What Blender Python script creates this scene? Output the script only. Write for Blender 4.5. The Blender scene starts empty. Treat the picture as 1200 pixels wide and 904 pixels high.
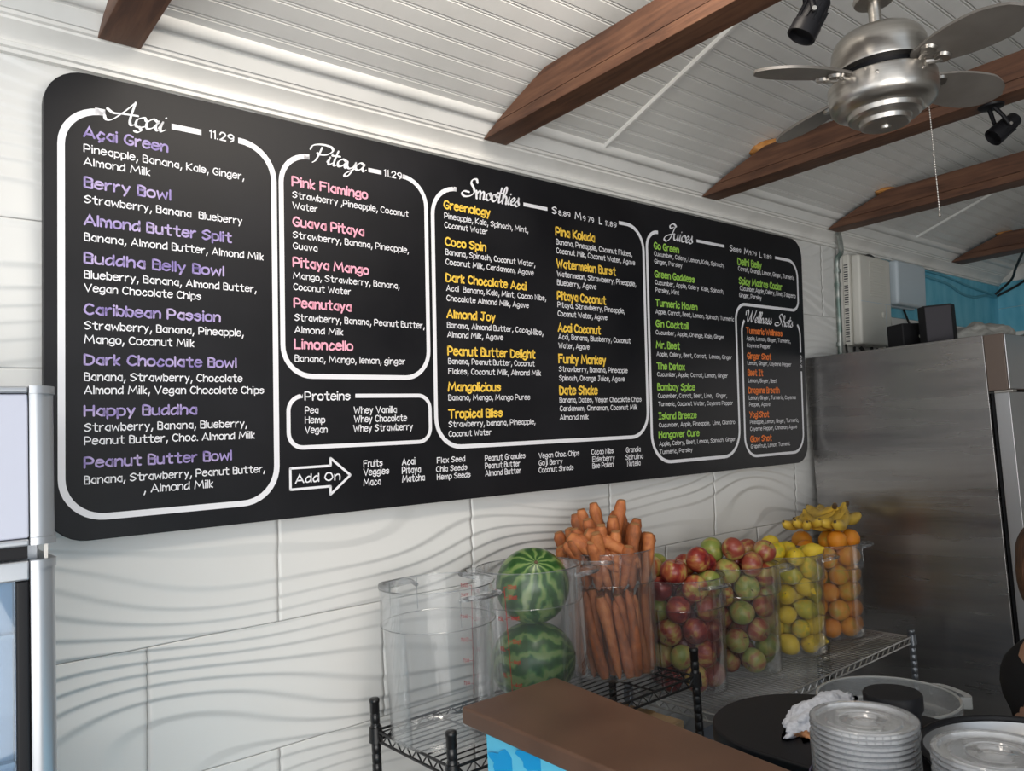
import bpy, bmesh, math, random
import numpy as np
from mathutils import Vector, Matrix, noise
random.seed(7)
R = math.radians
COL = bpy.context.scene.collection
SC = bpy.context.scene

# ------------------------------------------------------------------ camera
TILT = 0.05556           # the old wall leans this much into the room
ZC = 1.6                 # eye height, also the pivot height of the lean
cam = bpy.data.cameras.new('camera'); camo = bpy.data.objects.new('camera', cam); COL.objects.link(camo)
yaw, pitch, roll = 6.95409286e-01, 7.58091790e-02, -5.63368672e-02
fwd = Vector((math.sin(yaw)*math.cos(pitch), math.cos(yaw)*math.cos(pitch), math.sin(pitch)))
rt = Vector((math.cos(yaw), -math.sin(yaw), 0)); up = rt.cross(fwd)
r2 = rt*math.cos(roll)+up*math.sin(roll); u2 = -rt*math.sin(roll)+up*math.cos(roll)
mw = Matrix((r2, u2, -fwd)).transposed().to_4x4(); mw.translation = (0, -1.95, ZC)
camo.matrix_world = mw
cam.sensor_fit = 'HORIZONTAL'; cam.sensor_width = 36.0; cam.lens = 36.0*909.0/1200.0
cam.clip_start = 0.02
SC.camera = camo
# ------------------------------------------------------------------ world and light
W = bpy.data.worlds.new('sky'); SC.world = W; W.use_nodes = True
wb = W.node_tree.nodes['Background']; wb.inputs[0].default_value = (0.80, 0.90, 1.0, 1); wb.inputs[1].default_value = 0.8
def area(name, loc, target, sx, sy, energy, col):
    l = bpy.data.lights.new(name, 'AREA'); l.shape = 'RECTANGLE'; l.size = sx; l.size_y = sy; l.energy = energy; l.color = col
    o = bpy.data.objects.new(name, l); COL.objects.link(o); o.location = loc
    o.rotation_euler = (Vector(target)-Vector(loc)).to_track_quat('-Z', 'Y').to_euler(); return o
area('assumed_daylight_fill', (-1.6, -4.4, 1.6), (1.0, 0, 2.0), 3.4, 2.2, 80, (1.0, 0.965, 0.91))  # unseen area light standing in for an assumed daylight opening behind the camera
area('added_upward_fill', (-0.8, -3.9, 0.25), (1.2, -0.9, 2.7), 4.0, 2.4, 104, (1.0, 0.955, 0.90))  # added warm fill aimed up to brighten the ceiling, as assumed ground bounce
area('added_side_fill', (-2.6, -1.6, 1.9), (1.5, -0.6, 1.9), 2.0, 1.8, 14, (1.0, 0.97, 0.93))  # added unseen weak fill from the left side
area('added_top_light', (0.97, -1.15, 2.74), (0.9, -0.05, 1.4), 0.9, 0.25, 11, (1.0, 0.90, 0.78))  # added unseen warm light from above, grazing the wall relief
SC.view_settings.view_transform = 'Standard'; SC.view_settings.look = 'None'
SC.view_settings.exposure = 0.0; SC.view_settings.gamma = 1.0; SC.view_settings.use_curve_mapping = False
SC.cycles.transparent_max_bounces = 48
SC.cycles.max_bounces = 10

# ------------------------------------------------------------------ helpers
class MB:
    def __init__(s): s.v = []; s.f = []; s.m = []
    def add(s, vs, fs, mi=0):
        n = len(s.v); s.v += [tuple(p) for p in vs]; s.f += [tuple(i+n for i in f) for f in fs]; s.m += [mi]*len(fs); return s
    def box(s, a, b, mi=0):
        x0, y0, z0 = a; x1, y1, z1 = b
        return s.add([(x0,y0,z0),(x1,y0,z0),(x1,y1,z0),(x0,y1,z0),(x0,y0,z1),(x1,y0,z1),(x1,y1,z1),(x0,y1,z1)],
                     [(0,3,2,1),(4,5,6,7),(0,1,5,4),(1,2,6,5),(2,3,7,6),(3,0,4,7)], mi)
    def lathe(s, prof, c=(0,0,0), n=32, mi=0, closed=False):
        vs = []; fs = []
        for r, z in prof:
            for k in range(n):
                a = 2*math.pi*k/n; vs.append((c[0]+r*math.cos(a), c[1]+r*math.sin(a), c[2]+z))
        m = len(prof)
        for i in range(m if closed else m-1):
            j = (i+1) % m
            for k in range(n):
                q = (k+1) % n; fs.append((i*n+k, i*n+q, j*n+q, j*n+k))
        if not closed:
            if prof[0][0] > 1e-6: fs.append(tuple(range(n-1, -1, -1)))
            if prof[-1][0] > 1e-6: fs.append(tuple((m-1)*n+k for k in range(n)))
        return s.add(vs, fs, mi)
    def tube(s, pts, r, n=8, mi=0, caps=True):
        pts = [Vector(p) for p in pts]; m = len(pts); rr = r if isinstance(r, (list, tuple)) else [r]*m
        vs = []; fs = []; prev = None
        for i, p in enumerate(pts):
            t = (pts[min(i+1, m-1)]-pts[max(i-1, 0)]).normalized()
            if prev is None:
                a = Vector((0, 0, 1)) if abs(t.z) < .9 else Vector((1, 0, 0)); u = t.cross(a).normalized()
            else: u = (prev-t*prev.dot(t)).normalized()
            prev = u; w = t.cross(u)
            for k in range(n):
                a = 2*math.pi*k/n; vs.append(p+(u*math.cos(a)+w*math.sin(a))*rr[i])
        for i in range(m-1):
            for k in range(n):
                q = (k+1) % n; fs.append((i*n+k, i*n+q, (i+1)*n+q, (i+1)*n+k))
        if caps: fs += [tuple(range(n-1, -1, -1)), tuple((m-1)*n+k for k in range(n))]
        return s.add(vs, fs, mi)
    def extrude(s, prof, x0, x1, mi=0, axis='X', ends=True):
        n = len(prof); vs = []
        for x in (x0, x1):
            for a, b in prof: vs.append((x, a, b) if axis == 'X' else (a, x, b))
        fs = [(k, (k+1) % n, n+(k+1) % n, n+k) for k in range(n)]
        if ends: fs += [tuple(range(n-1, -1, -1)), tuple(range(n, 2*n))]
        return s.add(vs, fs, mi)
    def prism(s, poly, z0, z1, mi=0):
        n = len(poly); vs = [(x, y, z0) for x, y in poly]+[(x, y, z1) for x, y in poly]
        fs = [tuple(range(n-1, -1, -1)), tuple(range(n, 2*n))]+[(k, (k+1) % n, n+(k+1) % n, n+k) for k in range(n)]
        return s.add(vs, fs, mi)
    def xf(s, M):
        s.v = [tuple(M @ Vector(p)) for p in s.v]; return s
    def mesh(s, name, mats, smooth=None, fix=True):
        me = bpy.data.meshes.new(name); me.from_pydata(s.v, [], s.f)
        for m in (mats if isinstance(mats, (list, tuple)) else [mats]): me.materials.append(m)
        if any(s.m): me.polygons.foreach_set('material_index', s.m)
        if fix:
            bm = bmesh.new(); bm.from_mesh(me); bmesh.ops.recalc_face_normals(bm, faces=bm.faces)
            if smooth is not None:
                for f in bm.faces: f.smooth = True
                for e in bm.edges:
                    if len(e.link_faces) == 2 and e.calc_face_angle(0) > smooth: e.smooth = False
            bm.to_mesh(me); bm.free()
        return me
    def obj(s, name, mats, parent=None, smooth=None, fix=True, loc=None):
        return link(name, s.mesh(name, mats, smooth, fix), parent, loc)
SM = R(40)
def link(name, me, parent=None, loc=None, rot=None):
    o = bpy.data.objects.new(name, me); COL.objects.link(o)
    if parent: o.parent = parent
    if loc is not None: o.location = loc
    if rot is not None: o.rotation_euler = rot
    return o
def bev(o, w=.004, seg=2):
    m = o.modifiers.new('bevel', 'BEVEL'); m.width = w; m.segments = seg; m.limit_method = 'ANGLE'; m.angle_limit = R(35)
    for p in o.data.polygons: p.use_smooth = True
    w_ = o.modifiers.new('normals', 'WEIGHTED_NORMAL'); w_.keep_sharp = True
    return o
def tag(o, label=None, cat=None, group=None, kind=None):
    if label: o['label'] = label
    if cat: o['category'] = cat
    if group: o['group'] = group
    if kind: o['kind'] = kind
    return o
def thing(name, label, cat, loc=(0, 0, 0), group=None, rot=None):
    return tag(link(name, None, None, loc, rot), label, cat, group)
def copy_tree(o, parent=None):
    c = o.copy(); COL.objects.link(c); c.parent = parent
    for ch in o.children: copy_tree(ch, c)
    return c
def wall(u, v, off=0.0):
    """point on the leaning back wall: u along it, v up it from eye height, off towards the room"""
    return Vector((u, -math.sin(TILT)*v-off*math.cos(TILT), ZC+math.cos(TILT)*v-off*math.sin(TILT)))
WM = Matrix(((1, 0, 0, 0), (0, -math.sin(TILT), -math.cos(TILT), 0), (0, math.cos(TILT), -math.sin(TILT), ZC), (0, 0, 0, 1)))  # (u,v,off)->world
# ------------------------------------------------------------------ materials
def mat(name, col, rough=.5, metal=0., **k):
    m = bpy.data.materials.new(name); m.use_nodes = True; nt = m.node_tree; b = nt.nodes['Principled BSDF']
    b.inputs['Base Color'].default_value = (*col, 1); b.inputs['Roughness'].default_value = rough; b.inputs['Metallic'].default_value = metal
    for a, v in k.items(): b.inputs[a.replace('_', ' ')].default_value = v
    return m
def N(m, t, **k):
    n = m.node_tree.nodes.new(t)
    for a, v in k.items():
        if a in n.inputs: n.inputs[a].default_value = v
        else: setattr(n, a, v)
    return n
def L(m, a, b): m.node_tree.links.new(a, b)
def coords(m, scale=(1, 1, 1), src='Object', rot=(0, 0, 0), loc=(0, 0, 0)):
    t = N(m, 'ShaderNodeTexCoord'); p = N(m, 'ShaderNodeMapping'); p.inputs['Scale'].default_value = scale; p.inputs['Rotation'].default_value = rot; p.inputs['Location'].default_value = loc
    L(m, t.outputs[src], p.inputs[0]); return p.outputs[0]
def noisy(m, cols, scale=(1, 1, 1), sc=5., det=4., bump=0., rough=None, pos=None, src='Object', dist=0., bdist=.01):
    """colour from a noise ramp plus bump"""
    b = m.node_tree.nodes['Principled BSDF']; n = N(m, 'ShaderNodeTexNoise'); n.inputs['Scale'].default_value = sc; n.inputs['Detail'].default_value = det
    n.inputs['Distortion'].default_value = dist
    L(m, coords(m, scale, src), n.inputs['Vector'])
    r = N(m, 'ShaderNodeValToRGB'); e = r.color_ramp.elements
    pos = pos or [.3+.4*i/(len(cols)-1) for i in range(len(cols))]
    while len(e) < len(cols): e.new(.5)
    for i, c in enumerate(cols): e[i].position = pos[i]; e[i].color = (*c, 1)
    L(m, n.outputs['Fac'], r.inputs[0]); L(m, r.outputs[0], b.inputs['Base Color'])
    if bump:
        q = N(m, 'ShaderNodeBump'); q.inputs['Strength'].default_value = bump; q.inputs['Distance'].default_value = bdist
        L(m, n.outputs['Fac'], q.inputs['Height']); L(m, q.outputs[0], b.inputs['Normal'])
    if rough:
        mr = N(m, 'ShaderNodeMapRange'); mr.inputs['To Min'].default_value = rough[0]; mr.inputs['To Max'].default_value = rough[1]
        L(m, n.outputs['Fac'], mr.inputs[0]); L(m, mr.outputs[0], b.inputs['Roughness'])
    return n, r
M = {}
M['tile'] = mat('white_wave_tile', (.73, .73, .715), .34)
M['white'] = mat('white_paint', (.78, .77, .74), .5); noisy(M['white'], [(.72, .71, .68), (.80, .79, .76), (.82, .81, .78)], sc=6, bump=.15, bdist=.003)
M['ceil'] = mat('ceiling_paint', (.74, .74, .72), .5); noisy(M['ceil'], [(.66, .66, .64), (.74, .74, .72), (.77, .77, .75)], sc=4, bump=.1, bdist=.002)
M['blue'] = mat('blue_paint', (.13, .50, .68), .5); noisy(M['blue'], [(.11, .46, .64), (.17, .55, .72), (.22, .60, .76)], scale=(3, 3, 1), sc=5, bump=.1, bdist=.002)
M['board'] = mat('black_board', (.018, .018, .022), .42, Specular_IOR_Level=.25); noisy(M['board'], [(.007, .007, .009), (.011, .011, .013), (.015, .015, .018)], sc=3, rough=(.36, .5))
def pr(n, c): M[n] = mat('print_'+n, c, .5)
pr('white_ink', (.86, .86, .90))
M['silver'] = mat('pale_outline_vinyl', (.84, .84, .88), .4)
M['n1'] = mat('purple_ink', (.48, .36, .72), .5); noisy(M['n1'], [(.24, .18, .46), (.38, .30, .60), (.54, .44, .70)], sc=26, pos=[.35, .5, .66], src='Object')
M['n2'] = mat('pink_ink', (.93, .42, .55), .5); M['n3'] = mat('yellow_ink', (.95, .62, .08), .5)
M['n4'] = mat('green_ink', (.36, .66, .10), .5); M['n5'] = mat('orange_ink', (.86, .22, .05), .5)
def wood(name, dark, mid, light):
    m = mat(name, mid, .55); b = m.node_tree.nodes['Principled BSDF']
    n = N(m, 'ShaderNodeTexNoise'); n.inputs['Scale'].default_value = 3; n.inputs['Detail'].default_value = 8; n.inputs['Distortion'].default_value = 1.2
    L(m, coords(m, (14, 1.2, 14)), n.inputs['Vector'])
    w = N(m, 'ShaderNodeTexNoise'); w.inputs['Scale'].default_value = 9; w.inputs['Detail'].default_value = 3; L(m, coords(m, (2, .8, 2)), w.inputs['Vector'])
    r = N(m, 'ShaderNodeValToRGB'); e = r.color_ramp.elements; e.new(.5); e[0].position = .32; e[2].position = .7
    for i, c in enumerate((dark, mid, light)): e[i].color = (*c, 1)
    mx = N(m, 'ShaderNodeMix', data_type='FLOAT'); mx.inputs[0].default_value = .35
    L(m, n.outputs['Fac'], mx.inputs[2]); L(m, w.outputs['Fac'], mx.inputs[3]); L(m, mx.outputs[0], r.inputs[0]); L(m, r.outputs[0], b.inputs['Base Color'])
    q = N(m, 'ShaderNodeBump'); q.inputs['Strength'].default_value = .3; q.inputs['Distance'].default_value = .004
    L(m, mx.outputs[0], q.inputs['Height']); L(m, q.outputs[0], b.inputs['Normal']); return m
M['beam'] = wood('stained_beam', (.050, .021, .012), (.115, .050, .027), (.17, .080, .043))
M['foam'] = mat('orange_foam', (.62, .28, .07), .8); noisy(M['foam'], [(.5, .2, .04), (.72, .36, .12)], sc=30, bump=.8)
M['nickel'] = mat('brushed_nickel', (.60, .57, .53), .28, .95)
noisy(M['nickel'], [(.50, .47, .43), (.62, .59, .55)], scale=(1, 1, 40), sc=3, bump=.08, bdist=.002)
M['blade'] = mat('grey_blade', (.22, .20, .18), .38, .5); noisy(M['blade'], [(.22, .20, .18), (.31, .285, .26)], sc=8)
M['blacks'] = mat('black_satin', (.010, .010, .012), .45, Specular_IOR_Level=.22)
M['blackm'] = mat('black_matte', (.014, .014, .016), .6, Specular_IOR_Level=.2)
M['dgrey'] = mat('charcoal_cloth', (.045, .042, .05), .8)
M['ss'] = mat('stainless_side', (.40, .39, .39), .3, .9)
noisy(M['ss'], [(.27, .265, .27), (.36, .35, .345), (.42, .41, .40)], scale=(1, .6, 7), sc=1.6, det=5, bump=.12, rough=(.20, .34), bdist=.02)  # soft horizontal reflection bands painted into the steel colour
M['ssd'] = mat('stainless_door', (.52, .52, .53), .33, .85)
M['brown_m'] = mat('bronze_header', (.16, .12, .10), .4, .3)
M['silverp'] = mat('silver_paint', (.40, .42, .45), .32, .55)
M['lav'] = mat('pale_sign_face', (.50, .52, .62), .35)
M['chrome'] = mat('chrome_wire', (.62, .62, .61), .3, .9)
M['bwire'] = mat('black_wire', (.012, .012, .013), .32)
M['steelpost'] = mat('steel_post', (.25, .27, .30), .35, .8)
M['counter'] = mat('brown_counter_paint', (.13, .062, .036), .42); noisy(M['counter'], [(.085, .042, .025), (.105, .053, .032), (.125, .065, .040)], sc=7, bump=.15, rough=(.35, .5), bdist=.003)
M['cyan'] = mat('turquoise_paint', (.12, .62, .90), .5)
M['cyand'] = mat('deep_turquoise_paint', (.0, .33, .72), .5)
M['card'] = mat('cardboard', (.36, .24, .13), .8); noisy(M['card'], [(.33, .22, .12), (.39, .27, .15)], sc=20)
M['floorm'] = mat('floor_tile', (.20, .16, .13), .6); noisy(M['floorm'], [(.055, .045, .04), (.09, .075, .06)], sc=2)
M['beige'] = mat('ivory_plastic', (.66, .65, .60), .45)
M['greyb'] = mat('grey_plastic', (.52, .60, .66), .4)
M['cable'] = mat('black_cable', (.01, .01, .01), .5)
M['conduit'] = mat('galvanised_conduit', (.30, .34, .33), .45, .6); noisy(M['conduit'], [(.16, .22, .20), (.42, .44, .42)], scale=(1, 1, 1), sc=14, pos=[.42, .58])
def clear(name, tint=(.93, .94, .95), haze=.08, rough=.06, hazecol=(.75, .77, .80), ior=1.45, k=1.0):
    m = bpy.data.materials.new(name); m.use_nodes = True; nt = m.node_tree; nt.nodes.remove(nt.nodes['Principled BSDF'])
    out = [n for n in nt.nodes if n.type == 'OUTPUT_MATERIAL'][0]
    tr = N(m, 'ShaderNodeBsdfTransparent'); tr.inputs[0].default_value = (*tint, 1)
    df = N(m, 'ShaderNodeBsdfDiffuse'); df.inputs[0].default_value = (*hazecol, 1)
    gl = N(m, 'ShaderNodeBsdfGlossy'); gl.inputs['Roughness'].default_value = rough; gl.inputs[0].default_value = (1, 1, 1, 1)
    fr = N(m, 'ShaderNodeFresnel'); fr.inputs[0].default_value = ior
    a = N(m, 'ShaderNodeMixShader'); a.inputs[0].default_value = haze; L(m, tr.outputs[0], a.inputs[1]); L(m, df.outputs[0], a.inputs[2])
    mm = N(m, 'ShaderNodeMath', operation='MULTIPLY'); mm.inputs[1].default_value = k; L(m, fr.outputs[0], mm.inputs[0])
    b = N(m, 'ShaderNodeMixShader'); L(m, mm.outputs[0], b.inputs[0]); L(m, a.outputs[0], b.inputs[1]); L(m, gl.outputs[0], b.inputs[2])
    L(m, b.outputs[0], out.inputs[0]); return m
M['pc'] = clear('clear_polycarbonate', (.968, .973, .978), .028, .05, k=.42)
M['pce'] = clear('clear_plastic_edge', (.90, .91, .92), .07, .08, k=.9)
M['frost'] = clear('translucent_plastic', (.88, .89, .90), .22, .2, (.6, .62, .63), k=.8)
M['lidm'] = clear('clear_lid_plastic', (.95, .955, .96), .30, .07, (.92, .94, .97), k=1.5)
M['bag'] = clear('clear_film', (.86, .87, .87), .35, .15, (.62, .62, .58), k=1.0)
M['glass'] = clear('door_glass', (.80, .86, .92), .10, .02, (.45, .58, .72), k=1.2)
M['redink'] = mat('red_print', (.45, .02, .02), .5)
# ------------------------------------------------------------------ stroke lettering
G = {
'A': 'l023962;l1454', 'B': 'l0209;s092948473616;s164644422202', 'C': 's58391805133253', 'D': 'l0209;s093857543202', 'E': 'l59090252;l0646',
'F': 'l590902;l0646', 'G': 's5839180513325355;l3555', 'H': 'l0209;l5952;l0656', 'I': 'l0949;l2922;l0242', 'J': 'l1959;s39342203',
'K': 'l0209;l590552', 'L': 'l090242', 'M': 'l0219447982', 'N': 'l02095259', 'O': 'o3918051332536558', 'P': 'l0209;s0939574505', 'R': 'l0209;s0939574505;l2552',
'S': 's58391807264554432203', 'T': 'l0969;l3932', 'U': 's0904325459', 'V': 'l093269', 'W': 'l0922476289', 'Y': 'l0935;l6922', 'Z': 'l09590252',
'a': 'o27160413324446;l4742', 'b': 'l0902;o062746443213', 'c': 's46271504123243', 'd': 'l4942;o462705031233', 'e': 's054546371705032243', 'f': 's48392822;l0636',
'g': 'o462705033344;s4743412001', 'h': 'l0902;s05274642', 'i': 'l0702;d09', 'j': 's27211000;d29', 'k': 'l0902;l370432', 'l': 'l0902',
'm': 'l0702;s05173532;s35576562', 'n': 'l0702;s05274642', 'o': 'o270603224346', 'p': 'l0700;o062746432203', 'q': 'o462705033344;l4740', 'r': 'l0702;s052737',
's': 's46270625442203', 't': 's29233242;l0747', 'u': 's07032243;l4742', 'v': 'l072247', 'w': 'l0712365267', 'x': 'l0742;l4702', 'y': 'l0723;l4710',
'z': 'l07470242', '0': 'o290704224447', '1': 'l081912', '2': 's071939472402;l0242', '3': 's08294736;s3644422203', '4': 'l390454;l3932', '5': 'l490906;s0636443212',
'6': 's39150322434516', '7': 'l094912', '8': 'o2907264422042647', '9': 'o2907254648;s48443322', '.': 'd02', ',': 'l1300', 'ç': 's46271504123243;s22312110', "'": 'l0907', '-': 'l0535'}
ADV = {}
GP = {}
def catmull(p, closed=False, k=4):
    n = len(p); out = []
    for i in range(n if closed else n-1):
        if closed: a, b, c, d = p[(i-1) % n], p[i], p[(i+1) % n], p[(i+2) % n]
        else: a, b, c, d = p[max(i-1, 0)], p[i], p[i+1], p[min(i+2, n-1)]
        for j in range(k):
            t = j/k
            out.append(tuple(.5*((2*b[q])+(-a[q]+c[q])*t+(2*a[q]-5*b[q]+4*c[q]-d[q])*t*t+(-a[q]+3*b[q]-3*c[q]+d[q])*t**3) for q in range(len(b))))
    if not closed: out.append(p[-1])
    return out
for ch, s in G.items():
    st = []; mx = 0
    for part in s.split(';'):
        ps = [(int(part[i]), int(part[i+1])-2) for i in range(1, len(part)-1, 2)]; mx = max(mx, max(p[0] for p in ps))
        if part[0] == 'o': q = catmull(ps, True, 3); st.append(q+[q[0]])
        elif part[0] == 's': st.append(catmull(ps, False, 3))
        elif part[0] == 'd': st.append(ps)
        else: st.append(ps)
    GP[ch] = st; ADV[ch] = mx+1.75
ADV[' '] = 3.2; GP[' '] = []
def ribbon(mb, pts, w, z=0., caps=True):
    """flat stroke of width w (number or list) along pts in the (x, y) plane"""
    q = [pts[0]]
    for p in pts[1:]:
        if abs(p[0]-q[-1][0])+abs(p[1]-q[-1][1]) > 1e-7: q.append(p)
    if len(q) < 2:
        c = q[0]; r = (w if not isinstance(w, list) else w[0])*.62
        mb.add([(c[0]+r*math.cos(a*math.pi/4), c[1]+r*math.sin(a*math.pi/4), z) for a in range(8)], [tuple(range(8))]); return
    ws = w if isinstance(w, list) else [w]*len(q); n = len(q); closed = abs(q[0][0]-q[-1][0])+abs(q[0][1]-q[-1][1]) < 1e-6
    vs = []
    for i in range(n):
        a = q[i-1] if i else (q[-2] if closed else q[0]); b = q[i+1] if i < n-1 else (q[1] if closed else q[-1])
        d1 = Vector((q[i][0]-a[0], q[i][1]-a[1])); d2 = Vector((b[0]-q[i][0], b[1]-q[i][1]))
        if d1.length > 0: d1.normalize()
        if d2.length > 0: d2.normalize()
        t = d1+d2
        if t.length < .3: t = d1 if d1.length else d2
        t.normalize(); nn = Vector((-t.y, t.x)); cs = max(.55, abs(nn.dot(Vector((-(d1 if d1.length else d2).y, (d1 if d1.length else d2).x)))))
        hw = ws[min(i, len(ws)-1)]*.5/cs
        vs += [(q[i][0]+nn.x*hw, q[i][1]+nn.y*hw, z), (q[i][0]-nn.x*hw, q[i][1]-nn.y*hw, z)]
    mb.add(vs, [(2*i, 2*i+1, 2*i+3, 2*i+2) for i in range(n-1)])
    if caps and not closed:
        for (c, o, i) in ((q[0], q[1], 0), (q[-1], q[-2], n-1)):
            a0 = math.atan2(c[1]-o[1], c[0]-o[0]); r = ws[min(i, len(ws)-1)]*.5
            mb.add([(c[0]+r*math.cos(a0+k*math.pi/4), c[1]+r*math.sin(a0+k*math.pi/4), z) for k in (-2, -1, 0, 1, 2)], [(0, 1, 2, 3, 4)])
def text_mb(s, u, v, width, cap, bold=.13, z=0.):
    mb = MB(); tot = sum(ADV.get(c, 4) for c in s)-1.75
    sx = width/max(tot, 1); sy = cap/7.; w = bold*7*min(sy, 1.3*sx); x = 0
    for ch in s:
        for st in GP.get(ch, []):
            ribbon(mb, [(u+(x+a)*sx, v+b*sy) for a, b in st], w, z)
        x += ADV.get(ch, 4)
    return mb
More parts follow.
